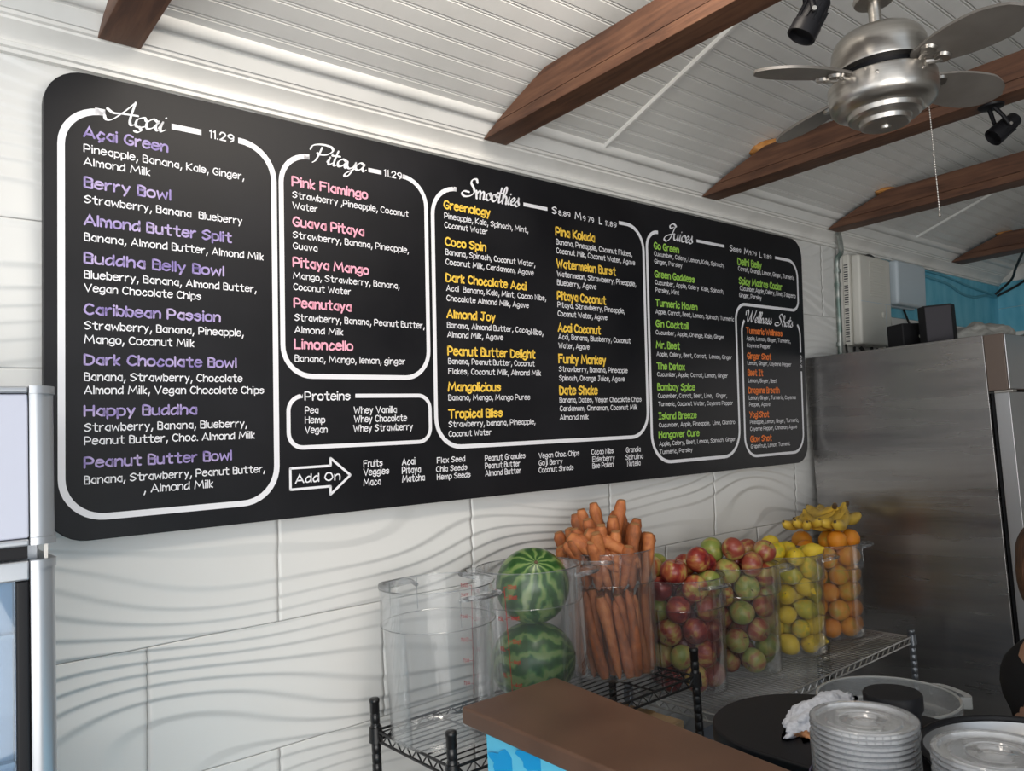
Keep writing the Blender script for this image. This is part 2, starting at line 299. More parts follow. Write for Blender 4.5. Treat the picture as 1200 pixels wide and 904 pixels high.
TEXT=[
('Açai Green','n1',0.3678,0.7407,0.1762,0.0224),
('Berry Bowl','n1',0.3687,0.6268,0.1811,0.0223),
('Almond Butter Split','n1',0.3685,0.5429,0.3250,0.0222),
('Buddha Belly Bowl','n1',0.3683,0.4574,0.3056,0.0221),
('Pineapple, Banana, Kale, Ginger,','d',0.3677,0.7062,0.3593,0.0153),
('Almond Milk','d',0.3676,0.6769,0.1370,0.0153),
('Strawberry, Banana  Blueberry','d',0.3686,0.5918,0.3523,0.0153),
('Banana, Almond Butter, Almond Milk','d',0.3684,0.5074,0.4065,0.0152),
('Blueberry, Banana, Almond Butter,','d',0.3682,0.4233,0.3873,0.0152),
('Vegan Chocolate Chips','d',0.3681,0.3937,0.2507,0.0151),
('Caribbean Passion','n1',0.3680,0.3430,0.2959,0.0220),
('Dark Chocolate Bowl','n1',0.3678,0.2313,0.3349,0.0219),
('Happy Buddha','n1',0.3675,0.1175,0.2387,0.0218),
('Peanut Butter Bowl','n1',0.3673,0.0037,0.3215,0.0217),
('Strawberry, Banana, Pineapple,','d',0.3680,0.3097,0.3539,0.0157),
('Mango, Coconut Milk','d',0.3679,0.2789,0.2336,0.0157),
('Banana, Strawberry, Chocolate','d',0.3677,0.1956,0.3496,0.0156),
('Almond Milk, Vegan Chocolate Chips','d',0.3676,0.1662,0.4051,0.0156),
('Strawberry, Banana, Blueberry,','d',0.3675,0.0833,0.3609,0.0156),
('Peanut Butter, Choc. Almond Milk','d',0.3674,0.0540,0.3801,0.0156),
('Banana, Strawberry, Peanut Butter,','d',0.3672,-0.0322,0.4057,0.0155),
(', Almond Milk','d',0.4889,-0.0608,0.1548,0.0162),
('11.29','p',0.6435,0.7960,0.0578,0.0183),
('Pink Flamingo','n2',0.8559,0.7140,0.2210,0.0231),
('Guava Pitaya','n2',0.8570,0.6076,0.2072,0.0230),
('Pitaya Mango','n2',0.8563,0.5003,0.2205,0.0229),
('Peanutaya','n2',0.8575,0.3929,0.1638,0.0229),
('Strawberry ,Pineapple, Coconut','d',0.8567,0.6824,0.3553,0.0150),
('Water','d',0.8564,0.6536,0.0693,0.0150),
('Strawberry, Banana, Pineapple,','d',0.8566,0.5760,0.3541,0.0150),
('Guava','d',0.8563,0.5467,0.0674,0.0149),
('Mango, Strawberry, Banana,','d',0.8560,0.4682,0.3212,0.0149),
('Coconut Water','d',0.8562,0.4385,0.1651,0.0149),
('11.29','p',1.1341,0.7895,0.0563,0.0176),
('Limoncello','n2',0.8579,0.2846,0.1663,0.0235),
('Strawberry, Banana, Peanut Butter,','d',0.8588,0.3577,0.4021,0.0155),
('Almond Milk','d',0.8584,0.3255,0.1379,0.0155),
('Banana, Mango, lemon, ginger','d',0.8582,0.2500,0.3342,0.0155),
('Pea','d',0.8847,0.1140,0.0360,0.0155),
('Hemp','d',0.8843,0.0880,0.0550,0.0155),
('Vegan','d',0.8840,0.0620,0.0618,0.0155),
('Whey Vanilla','d',1.0274,0.1115,0.1341,0.0162),
('Whey Chocolate','d',1.0277,0.0869,0.1672,0.0162),
('Whey Strawberry','d',1.0252,0.0611,0.1892,0.0162),
('Fruits','d',1.0548,-0.0375,0.0580,0.0162),
('Veggies','d',1.0544,-0.0608,0.0793,0.0162),
('Maca','d',1.0539,-0.0887,0.0526,0.0162),
('Acai','d',1.1783,-0.0390,0.0421,0.0168),
('Pitaya','d',1.1779,-0.0639,0.0615,0.0168),
('Matcha','d',1.1782,-0.0881,0.0746,0.0168),
('Proteins','p',0.8844,0.1487,0.1306,0.0211),
('Add On','p',0.8556,-0.0668,0.1257,0.0208),
('Greenology','n3',1.3399,0.7275,0.1757,0.0218),
('Coco Spin','n3',1.3424,0.6153,0.1535,0.0217),
('Dark Chocolate Acai','n3',1.3428,0.5056,0.3177,0.0216),
('Almond Joy','n3',1.3439,0.3955,0.1842,0.0216),
('Pina Kolada','n3',1.8009,0.7057,0.1874,0.0245),
('Watermelon Burst','n3',1.8019,0.5959,0.2923,0.0244),
('Pitaya Coconut','n3',1.8021,0.4856,0.2357,0.0243),
('Acai Coconut','n3',1.8023,0.3769,0.2049,0.0242),
('Pineapple, Kale, Spinach, Mint,','d',1.3406,0.6971,0.3345,0.0153),
('Coconut Water','d',1.3407,0.6690,0.1634,0.0153),
('Banana, Spinach, Coconut Water,','d',1.3425,0.5867,0.3599,0.0152),
('Coconut Milk, Cardamom, Agave','d',1.3425,0.5569,0.3522,0.0152),
('Acai  Banana, Kale, Mint, Cacao Nibs,','d',1.3436,0.4770,0.4045,0.0152),
('Chocolate Almond Milk, Agave','d',1.3437,0.4467,0.3260,0.0152),
('Banana, Almond Butter, Caca','d',1.3440,0.3647,0.3192,0.0151),
('o','d',1.6656,0.3586,0.0091,0.0165),
('Nibs,','d',1.6790,0.3598,0.0526,0.0165),
('Almond Milk, Agave','d',1.3441,0.3363,0.2146,0.0151),
('Banana, Pineapple, Coconut Flakes,','d',1.8017,0.6748,0.3843,0.0159),
('Coconut Milk, Coconut Water, Agave','d',1.8016,0.6445,0.3992,0.0159),
('Watermelon, Strawberry, Pineapple,','d',1.8028,0.5650,0.4004,0.0158),
('Blueberry, Agave','d',1.8027,0.5355,0.1884,0.0158),
('Pitaya, Strawberry, Pineapple,','d',1.8022,0.4593,0.3355,0.0158),
('Coconut Water, Agave','d',1.8021,0.4292,0.2406,0.0158),
('S','p',1.7862,0.7780,0.0195,0.0225),
('M','p',1.8943,0.7752,0.0291,0.0231),
('L','p',2.0153,0.7739,0.0138,0.0237),
('8.89','p',1.8156,0.7764,0.0537,0.0160),
('9 79','p',1.9329,0.7740,0.0529,0.0164),
('11.89','p',2.0470,0.7728,0.0568,0.0169),
('Peanut Butter Delight','n3',1.3446,0.2824,0.3487,0.0226),
('Mangolicious','n3',1.3437,0.1734,0.2006,0.0225),
('Tropical Bliss','n3',1.3434,0.0921,0.2064,0.0225),
('Funky Monkey','n3',1.8019,0.2698,0.2278,0.0254),
('Date Shake','n3',1.8024,0.1620,0.1811,0.0254),
('Banana, Peanut Butter, Coconut','d',1.3455,0.2554,0.3452,0.0151),
('Flakes, Coconut Milk, Almond Milk','d',1.3456,0.2247,0.3718,0.0151),
('Banana, Mango, Mango Puree','d',1.3438,0.1452,0.3237,0.0150),
('Strawberry, banana, Pineapple,','d',1.3428,0.0647,0.3451,0.0150),
('Coconut Water','d',1.3422,0.0361,0.1609,0.0149),
('Flax Seed','d',1.2986,-0.0410,0.1013,0.0147),
('Chia Seeds','d',1.2951,-0.0666,0.1120,0.0147),
('Hemp Seeds','d',1.2975,-0.0901,0.1216,0.0147),
('Peanut Granules','d',1.4781,-0.0444,0.1635,0.0155),
('Peanut Butter','d',1.4775,-0.0682,0.1414,0.0154),
('Almond Butter','d',1.4778,-0.0914,0.1449,0.0154),
('Acai, Banana, Blueberry, Coconut','d',1.8024,0.3503,0.3631,0.0156),
('Water, Agave','d',1.8025,0.3199,0.1458,0.0156),
('Strawberry, Banana, Pineapple','d',1.8019,0.2402,0.3424,0.0155),
('Spinach, Orange Juice, Agave','d',1.8019,0.2098,0.3255,0.0155),
('Banana, Dates, Vegan Chocolate Chips','d',1.8015,0.1345,0.4157,0.0155),
('Cardamom, Cinnamon, Coconut Milk','d',1.8016,0.1057,0.3913,0.0155),
('Almond milk','d',1.8006,0.0755,0.1352,0.0154),
('Vegan Choc. Chips','d',1.7020,-0.0481,0.1849,0.0150),
('Goji Berry','d',1.7013,-0.0720,0.1052,0.0150),
('Coconut Shreds','d',1.7006,-0.0958,0.1569,0.0150),
('Cacao Nibs','d',1.9481,-0.0491,0.1101,0.0159),
('Elderberry','d',1.9524,-0.0747,0.1114,0.0159),
('Bee Pollen','d',1.9516,-0.0972,0.1048,0.0159),
('Granola','d',2.1277,-0.0507,0.0775,0.0166),
('Spirulina','d',2.1245,-0.0770,0.0937,0.0166),
('Nutella','d',2.1325,-0.1009,0.0696,0.0166),
('Go Green','n4',2.3145,0.7205,0.1492,0.0223),
('Green Goddess','n4',2.3144,0.6111,0.2455,0.0222),
('Turmeric Haven','n4',2.3152,0.5003,0.2563,0.0221),
('Gin Cocktail','n4',2.3137,0.4208,0.1957,0.0220),
('Delhi Belly','n4',2.8649,0.7177,0.1789,0.0249),
('Spicy Madras Cooler','n4',2.8706,0.6350,0.3335,0.0249),
('Cucumber, Celery, Lemon, Kale, Spinach,','d',2.3143,0.6937,0.4493,0.0146),
('Ginger, Parsley','d',2.3148,0.6640,0.1672,0.0146),
('Cucumber, Apple, Celery  Kale, Spinach,','d',2.3150,0.5832,0.4408,0.0146),
('Parsley, Mint','d',2.3165,0.5543,0.1417,0.0146),
('Apple, Carrot, Beet, Lemon, Spinach, Turmeric','d',2.3139,0.4706,0.5084,0.0145),
('Carrot, Orange, Lemon, Ginger, Turmeric','d',2.8669,0.6919,0.4446,0.0164),
('Cucumber,Apple, Celery, Lime, Jalapeno','d',2.8747,0.6080,0.4434,0.0163),
('Ginger, Parsley','d',2.8687,0.5776,0.1673,0.0163),
('S','p',2.8094,0.7698,0.0184,0.0234),
('M','p',2.9157,0.7685,0.0306,0.0238),
('L','p',3.0335,0.7659,0.0165,0.0244),
('8.89','p',2.8345,0.7689,0.0542,0.0163),
('9.79','p',2.9534,0.7695,0.0532,0.0167),
('11.89','p',3.0645,0.7673,0.0604,0.0170),
('Mr. Beet','n4',2.3123,0.3387,0.1404,0.0221),
('The Detox','n4',2.3127,0.2572,0.1675,0.0221),
('Bombay Spice','n4',2.3131,0.1777,0.2279,0.0220),
('Island Breeze','n4',2.3160,0.0665,0.2302,0.0219),
('Hangover Cure','n4',2.3140,-0.0053,0.2466,0.0219),
('Cucumber, Apple, Orange, Kale, Ginger','d',2.3116,0.3908,0.4372,0.0142),
('Apple, Celery, Beet, Carrot,  Lemon, Ginger','d',2.3138,0.3081,0.4854,0.0141),
('Cucumber, Apple, Carrot, Lemon, Ginger','d',2.3134,0.2303,0.4522,0.0141),
('Cucumber, Carrot, Beet, Lime,   Ginger,','d',2.3147,0.1477,0.4422,0.0141),
('Turmeric, Coconut Water, Cayenne Pepper','d',2.3153,0.1166,0.4810,0.0140),
('Cucumber, Apple, Pineapple,  Lime, Cilantro','d',2.3157,0.0361,0.4914,0.0140),
('Apple, Celery, Beet, Lemon, Spinach, Ginger,','d',2.3146,-0.0352,0.5003,0.0140),
('Turmeric, Parsley','d',2.3152,-0.0662,0.1991,0.0140),
('Turmeric Wellness','n5',2.9122,0.4238,0.2819,0.0223),
('Ginger Shot','n5',2.9147,0.3144,0.1826,0.0222),
('Beet It','n5',2.9145,0.2417,0.1140,0.0222),
('Dragons Breath','n5',2.9164,0.1657,0.2387,0.0221),
('Yogi Shot','n5',2.9179,0.0601,0.1470,0.0220),
('Glow Shot','n5',2.9195,-0.0446,0.1612,0.0220),
('Apple, Lemon, Ginger, Turmeric,','d',2.9131,0.3954,0.3494,0.0146),
('Cayenne Pepper','d',2.9138,0.3642,0.1787,0.0146),
('Lemon, Ginger, Cayenne Pepper','d',2.9145,0.2881,0.3483,0.0146),
('Lemon, Ginger, Beet','d',2.9165,0.2120,0.2216,0.0145),
('Lemon, Ginger, Turmeric, Cayenne','d',2.9173,0.1374,0.3748,0.0145),
('Pepper, Agave','d',2.9181,0.1084,0.1585,0.0145),
('Pineapple, Lemon, Ginger, Turmeric,','d',2.9201,0.0325,0.3892,0.0145),
('Cayenne Pepper, Cinnamon, Agave','d',2.9197,0.0029,0.3739,0.0144),
('Grapefruit, Lemon, Turmeric','d',2.9204,-0.0722,0.3098,0.0144),
]
# ================================================================== SETTING
TW, TH = .626, .3227
def relief(u, v):
    """depth of the wave relief of the tiles (metres)"""
    ph = v/.050 + .95*np.sin(u*4.3+v*7.0) + .75*np.sin(u*2.1-v*15.0+1.3) + .30*np.sin(u*8.5+v*11.0+.5)
    f = ph-np.floor(ph)
    a = .5+.5*np.sin(u*3.7+v*13.0)
    s = np.where(f < .22, f/.22, ((1-f)/.78)**1.25)
    return s*(.0030+.0040*a)
wallb = MB(); wallb.box((-2.2, -1.62, -.05), (6.0, 1.3, -.012)); wallb.xf(WM)
wall_back = tag(wallb.obj('wall_back', M['white']), kind='structure')
def tile(u0, u1, v0, v1):
    g = .0006; u0 += g; u1 -= g; v0 += g; v1 -= g
    nu = max(4, int((u1-u0)/.011)); nv = max(4, int((v1-v0)/.0034))
    uu, vv = np.meshgrid(np.linspace(u0, u1, nu+1), np.linspace(v0, v1, nv+1)); h = relief(uu, vv)-.007
    P = np.stack([uu, vv, h], -1).reshape(-1, 3)
    Mn = np.array(WM); P = P@Mn[:3, :3].T+Mn[:3, 3]
    I = np.arange((nu+1)*(nv+1)).reshape(nv+1, nu+1)
    F = np.stack([I[:-1, :-1], I[:-1, 1:], I[1:, 1:], I[1:, :-1]], -1).reshape(-1, 4)
    rim = np.concatenate([I[0, :], I[1:, -1], I[-1, -2::-1], I[-2:0:-1, 0]])
    back = P[rim]+np.array([0, .008*math.cos(TILT), .008*math.sin(TILT)]); b0 = len(P); m = len(rim)
    P = np.concatenate([P, back]); k = np.arange(m); k2 = (k+1) % m
    S = np.stack([rim[k], b0+k, b0+k2, rim[k2]], -1); F = np.concatenate([F, S])
    me = bpy.data.meshes.new('wall_tile'); me.vertices.add(len(P)); me.vertices.foreach_set('co', P.astype(np.float32).ravel())
    me.loops.add(F.size); me.loops.foreach_set('vertex_index', F.astype(np.int32).ravel()); me.polygons.add(len(F))
    me.polygons.foreach_set('loop_start', np.arange(0, F.size, 4, dtype=np.int32)); me.polygons.foreach_set('loop_total', np.full(len(F), 4, np.int32))
    sm = np.ones(len(F), bool); sm[-m:] = False; me.polygons.foreach_set('use_smooth', sm)
    me.materials.append(M['tile']); me.update(); me.validate(); link('wall_tile', me, wall_back)
for k in range(-4, 4):
    v1 = -.1003+TH*k+TH*0; v0 = v1-TH
    if k == 3: v1 = .90
    if v0 > .9: continue
    v1 = min(v1, .90)
    off = .821 if k % 2 == 0 else .502
    for j in range(-3, 6):
        u0 = off+TW*j; u1 = u0+TW
        if u1 <= -.75 or u0 >= 3.78: continue
        tile(max(u0, -.75), min(u1, 3.78), v0, v1)
# white and blue painted areas of the same wall past the tiles
mb = MB(); mb.box((3.783, -1.3, -.0115), (4.27, .92, -.002)); mb.box((4.27, -1.3, -.0115), (5.999, .585, -.002)); mb.xf(WM); tag(mb.obj('painted_panel', M['white'], wall_back))
mb = MB(); mb.box((4.27, .587, -.0115), (5.999, .925, -.001)); mb.xf(WM); tag(mb.obj('painted_band', M['blue'], wall_back), 'turquoise painted band')
# wall at the far end, at right angles
wr = MB().box((6.0, -3.4, 0), (6.06, .1, 3.9)).obj('wall_right', M['white']); tag(wr, kind='structure')
MB().box((5.99, -3.38, 2.172), (6.0, -.03, 2.34)).obj('siding_board', M['blue'], wr)
MB().box((5.992, -3.38, 2.343), (6.0, -.03, 2.515)).obj('siding_board', M['blue'], wr)
MB().box((5.975, -3.38, 2.515), (6.0, -.09, 2.60)).obj('frieze', M['white'], wr)
tag(MB().box((-3.0, -5.5, -.05), (6.06, .2, 0)).obj('floor', M['floorm']), kind='structure')
# ceiling: sloping beadboard planks
KS = math.tan(.3317)
def cz(y): return 2.59-KS*(y+.12)
th = .3317
cs = MB(); cs.extrude([(.1, cz(.1)+.02), (-3.6, cz(-3.6)+.02), (-3.6, cz(-3.6)+.06), (.1, cz(.1)+.06)], -2.2, 6.06)
ceil = tag(cs.obj('ceiling', M['ceil']), kind='structure')
PW = .0517/math.cos(th)
cd = (-math.cos(th), math.sin(th)); cn = (-math.sin(th), -math.cos(th))      # up the slope, and down out of the boards (y,z)
prof = [(0, .018), (0, 0), (.001, -.001), (PW-.0125, -.001), (PW-.0112, .004), (PW-.0095, .0045), (PW-.0085, .001), (PW-.0062, -.0004), (PW-.0038, .001), (PW-.0028, .0045), (PW-.0008, .0045), (PW-.0004, .018)]
pl = MB(); pl.extrude([(cd[0]*a-cn[0]*b, cd[1]*a-cn[1]*b) for a, b in prof], -1.6, 5.998)
plm = pl.mesh('ceiling_plank', M['ceil'])
y = -.165
for k in range(60):
    link('ceiling_plank', plm, ceil, (0, y, cz(y))); y -= .0517
# crown, soffit strip and bead along the top of the back wall
def extr(name, prof, x0, x1, m, smooth=None):
    mb = MB(); mb.extrude(prof, x0, x1); return tag(mb.obj(name, m, None, smooth), kind='structure')
c0 = wall(0, .895); 
crown = [(.02, 2.50), (c0.y-.012, 2.497), (c0.y-.014, 2.505), (c0.y-.022, 2.507), (c0.y-.024, 2.516), (c0.y-.018, 2.520), (c0.y-.022, 2.526), (c0.y-.034, 2.536), (c0.y-.050, 2.545), (c0.y-.058, 2.549), (c0.y-.060, 2.554), (c0.y-.068, 2.556), (-.122, 2.562), (-.122, 2.60), (.02, 2.64)]
extr('trim_1', crown, -1.6, 5.998, M['white'], R(25))
extr('trim_2', [(-.118, 2.562), (-.128, 2.562), (-.150, cz(-.150)-.012), (-.150, cz(-.15)+.01), (-.11, cz(-.11)+.01)], -1.6, 5.998, M['ceil'])
bead = [(-.150, cz(-.15)+.005), (-.150, cz(-.150)-.010), (-.156, cz(-.156)-.009), (-.160, cz(-.160)-.013), (-.170, cz(-.170)-.017), (-.180, cz(-.180)-.014), (-.186, cz(-.186)-.004), (-.186, cz(-.186)+.008)]
extr('trim_3', bead, -1.6, 5.998, M['ceil'], R(50))
for i, x in enumerate((1.955, 4.42)):
    mb = MB(); mb.extrude([(x-.011, .003), (x-.011, -.004), (x-.005, -.010), (x+.005, -.010), (x+.011, -.004), (x+.011, .003)], 0, 3.3, axis='Y')
    Mt = Matrix.Translation((0, -.18, cz(-.18))) @ Matrix.Rotation(math.pi, 4, 'Z') @ Matrix.Rotation(th, 4, 'X')
    mb.v = [( p[0], -.18-math.cos(th)*p[1]+math.sin(th)*p[2]*1, cz(-.18)+math.sin(th)*p[1]+math.cos(th)*p[2]) for p in mb.v]
    tag(mb.obj('trim_%d' % (4+i), M['ceil']), kind='structure')
# unseen wall behind the camera, added to block light from the right half
fw = MB(); fw.box((1.9, -3.3, 0), (6.06, -3.2, 3.7)); tag(fw.obj('wall_light_blocker', M['white']), kind='structure')
# ================================================================== CEILING BEAMS
def beam(x0, x1, label, zb=2.548, h=.112):
    """level tie beam; its wall end is cut along the slope of the ceiling"""
    zt = zb+h; yt = -.12-(zt-2.59)/KS-.09
    n = 9; top = []
    for k in range(n+1):
        t = k/n; top.append((-.119-(yt*-1-.119)*t, zb+.004+(h-.004)*(t**.85)))
    side = [(-.121, zb)]+top+[(-3.2, zt), (-3.2, zb)]
    mb = MB(); n = len(side)
    xs = (x0, x1); vs = []
    # two plies: main timber and a thinner lower ply stepped by a fine reveal
    root = thing('ceiling_beam', label, 'beam', ((x0+x1)/2, -.12, zb), 'stained tie beams under the ceiling')
    ox, oy, oz = (x0+x1)/2, -.12, zb
    def piece(name, poly, xa, xb):
        m_ = MB(); m_.extrude([(a-oy, b-oz) for a, b in poly], xa-ox, xb-ox); o = m_.obj(name, M['beam'], root); bev(o, .0025, 1); return o
    zs = zb+.034
    up_ = [p for p in side if p[1] >= zs-1e-9]
    ysp = None
    lo = []; hi = []
    for p in side[1:n-2]:
        (hi if p[1] > zs else lo).append(p)
    yc = lo[-1][0]+(hi[0][0]-lo[-1][0])*(zs-lo[-1][1])/(hi[0][1]-lo[-1][1])
    piece('lower_ply', [(-.121, zb)]+lo+[(yc, zs-.0012), (-3.2, zs-.0012), (-3.2, zb)], x0, x1)
    piece('timber', [(yc, zs)]+hi+[(-3.2, zt), (-3.2, zs)], x0+.0015, x1-.0015)
    return root
def foam(parent, pts, x, name='foam_blob'):
    pass
beams = [(.388, .477, 'nearest stained beam, at the left above the menu board corner'),
         (1.468, 1.558, 'long stained beam above the Smoothies panel, second from the left'),
         (2.576, 2.673, 'stained beam behind the ceiling fan, carrying a black spotlight'),
         (3.567, 3.676, 'stained beam whose end meets the grey conduit above the white box'),
         (5.04, 5.18, 'farthest stained beam above the turquoise wall')]
B_ = [beam(*b) for b in beams]
def blob(x, y, z, sx, sy, sz, parent, seed):
    bm = bmesh.new(); bmesh.ops.create_icosphere(bm, subdivisions=3, radius=1)
    for v in bm.verts:
        k = 1+.25*noise.noise(v.co*1.7+Vector((seed, 0, 0))); v.co = Vector((v.co.x*sx*k, v.co.y*sy*k, v.co.z*sz*k))
    for f in bm.faces: f.smooth = True
    me = bpy.data.meshes.new('foam_blob'); bm.to_mesh(me); bm.free(); me.materials.append(M['foam'])
    o = link('foam_blob', me, parent, Vector((x, y, z))-parent.location); tag(o, 'orange expanding foam'); return o
blob(2.625, -.40, 2.668, .05, .07, .022, B_[2], 1); blob(3.62, -.39, 2.668, .05, .05, .014, B_[3], 2); blob(5.11, -.40, 2.664, .06, .05, .012, B_[4], 3)
# ================================================================== MENU BOARD
def rrect(u0, v0, u1, v1, r, n=8):
    out = []
    for cx, cy, a0 in ((u1-r, v1-r, 0), (u0+r, v1-r, 90), (u0+r, v0+r, 180), (u1-r, v0+r, 270)):
        for k in range(n+1):
            a = R(a0+90*k/n); out.append((cx+r*math.cos(a), cy+r*math.sin(a)))
    return out
OFF = .03
mb = MB(); mb.prism(rrect(.2897, -.157, 3.387, .885, .085), .004, OFF); mb.xf(WM)
board = bev(mb.obj('menu_board', M['board']), .002, 1)
tag(board, 'long black menu board with rounded corners and handwritten style print', 'menu board')
def stroke(name, pts, w, m, label=None, z=OFF+.0009):
    mb = MB(); ribbon(mb, pts, w, z, caps=False); mb.xf(WM); return tag(mb.obj(name, m, board), label)
def arc(cx, cy, r, a0, a1, n=10): return [(cx+r*math.cos(R(a0+(a1-a0)*k/n)), cy+r*math.sin(R(a0+(a1-a0)*k/n))) for k in range(n+1)]
def frame(u0, v0, u1, v1, r, ga, gb, w=.0145):
    """rounded outline, open along the top between ga and gb"""
    p = [(ga, v1)]+arc(u0+r, v1-r, r, 90, 180)+arc(u0+r, v0+r, r, 180, 270)+arc(u1-r, v0+r, r, 270, 360)+arc(u1-r, v1-r, r, 0, 90)+[(gb, v1)]
    stroke('panel_outline', p, w, M['silver'])
frame(.3228, -.107, .8055, .8035, .088, .390, .7136)
frame(.8252, .2115, 1.2745, .7985, .080, .890, 1.2038, .0130)
frame(.8382, .0245, 1.2765, .1595, .040, .878, 1.0317, .0110)
frame(1.2975, .0040, 2.2525, .7925, .090, 1.377, 2.1188, .0130)
# the Juices outline steps in around the Wellness Shots panel
p = [(2.3404, .7855)]+arc(2.2722+.065, .7855-.065, .065, 90, 180)+arc(2.2722+.11, -.0986+.11, .11, 180, 270)+arc(2.84-.11, -.0986+.11, .11, 270, 360)+arc(2.838+.07, .5475-.07, .07, 180, 90)+arc(3.3414-.05, .549+.05, .05, 270, 360)+arc(3.3414-.075, .7785-.075, .075, 0, 90)+[(3.1564, .7785)]
stroke('panel_outline', p, .0130, M['silver'])
p = arc(2.8785+.075, .5-.075, .075, 135, 180)+arc(2.8785+.085, -.1072+.085, .085, 180, 270)+arc(3.3485-.085, -.1072+.085, .085, 270, 360)+[(3.349, .2658)]
stroke('panel_outline', p, .0120, M['silver']); stroke('panel_outline', [(3.348, .3542)]+arc(3.3485-.075, .49-.06, .075, 0, 45), .0120, M['silver'])
for a, b, v in ((.554, .6232, .8043), (1.0824, 1.1243, .797), (1.6577, 1.7644, .7887), (2.5808, 2.7702, .7834)):
    stroke('heading_dash', [(a, v), (b, v)], .0135 if v > .8 else .0120, M['silver'])
A_ = [(.8415, -.028), (.9549, -.0276), (.9551, -.0075), (1.0133, -.0568), (.9538, -.1043), (.9541, -.0823), (.8415, -.0828), (.8415, -.028)]
mb = MB()
for a, b in zip(A_, A_[1:]): ribbon(mb, [a, b], .0065, OFF+.0009)
mb.xf(WM); mb.obj('arrow_outline', M['white_ink'], board)
BOLD = {'n1': .20, 'n2': .21, 'n3': .22, 'n4': .23, 'n5': .24, 'd': .155, 'p': .18}
NAM = {'d': 'ingredients_text', 'p': 'heading_text'}
for s, c, u, v, w, h in TEXT:
    h_ = h*(1.0 if c in ('p', 'n1', 'n2') else 1.08)
    mb = text_mb(s, u, v, w, h_, BOLD[c], OFF+.0009+(.0004 if c == 'p' else 0)); mb.xf(WM)
    mb.obj(NAM.get(c, 'item_name'), M['white_ink'] if c in 'dp' else M[c], board, fix=False)
# price 2.50 running up the side of the Wellness Shots panel
mb = text_mb('2.50', 0, 0, .056, .014, .18, OFF+.0009); mb.v = [(3.355-y_, .283+x_, z_) for x_, y_, z_ in mb.v]; mb.xf(WM); mb.obj('heading_text', M['white_ink'], board, fix=False)
# script headings: brush letters, pen pressure thick on the down strokes
SG = {
'A': (8.2, ['-1.5,2 -.8,.6 1,1 4,5 7,10', '7,10 6.6,6 6.4,2 7,.2 8.2,.8', '-1,5 1,3.8 4,4.2 8.6,4.6']),
'P': (6.5, ['3.2,8.6 2.6,5 1.6,1 .4,-.6', '-1.5,6.5 -.6,9 3,10.4 7,10 8,8 6,5.4 3,4.6 1.8,5']),
'S': (7.5, ['7.4,9 6.6,10.6 4.4,10 3.8,7.8 5.4,5.6 6.2,3 4,.6 .5,-.2 -1.2,1.2 0,2.6 3,2.6']),
'J': (6.5, ['7.4,9.4 5,10.6 2.6,9 3.4,7.4 5.4,8.4', '7,9.6 5.4,5 3.6,.6 1,-1.6 -1,-.6 0,1.4 3,3 7,4']),
'W': (9.8, ['-1,6 -.8,9 1,10.2 1.8,8 1.2,3 2,.2 4,4 6,9.6', '6,9.6 5.2,4 6,.2 8.4,4 10.6,10.4']),
'a': (4.2, ['3.6,3.6 2,4.6 .2,2.6 .6,.2 2.4,1 3.8,4', '3.8,4.2 3.2,1.6 3.8,.1 5,1.2']),
'ç': (3.4, ['3.2,3.2 2.4,4.4 .4,3 .4,.4 2,.1 3.8,1.2', '1.6,0 2.2,-1.2 1.4,-2.2 .2,-2']),
'c': (3.4, ['3.2,3.2 2.4,4.4 .4,3 .4,.4 2,.1 3.8,1.2']),
'i': (2.0, ['0,1.2 1,4.2', '1,4.2 .6,1.6 1,.1 2.4,1.2', '1.6,6 1.8,6.4']),
't': (2.6, ['2,8.6 1.2,4 1,.6 1.6,.1 3,1.2', '-.4,5.4 3.2,5.8']),
'y': (4.0, ['0,3.8 .2,1 1.4,.2 3,1.6 3.8,4.2', '3.8,4.2 3,0 1.4,-4 -.2,-4.6 .4,-2.6 4.4,1']),
'm': (6.4, ['0,4 .6,0', '.5,2 1.6,4.2 2.6,3.6 2.8,0', '2.8,2 4,4.2 5,3.4 5,.4 5.6,.1 6.8,1.2']),
'n': (4.2, ['0,4 .6,0', '.5,2 1.8,4.2 2.8,3.4 2.8,.4 3.4,.1 4.6,1.2']),
'o': (3.8, ['2.4,4.2 .6,3.4 .3,.8 1.8,.1 3.2,1.6 3,3.8 2.2,4.2 2.8,3 4.2,3']),
'h': (4.2, ['0,1 2.4,6 2.8,9 1.8,9.4 1,6 .8,0', '.8,2 2.2,4.2 3.2,3.2 3.2,.4 3.8,.1 5,1.2']),
'e': (3.0, ['0,1.2 2,2.4 2.6,3.8 1.6,4.3 .4,2.6 .6,.4 1.8,.1 3.4,1.2']),
's': (2.9, ['0,1.2 1.6,3.2 2.2,4.8', '2.2,4.8 2.2,2.6 2.8,.8 1.4,-.2 0,.6']),
'u': (4.2, ['0,4 .2,1 1.2,.1 2.8,1.8 3.2,4', '3.2,4 2.8,1 3.4,.1 4.6,1.2']),
'l': (2.0, ['0,1.2 2,5.4 2.8,8.8 1.8,9.2 .9,5 .8,.8 1.4,.1 2.6,1.2'])}
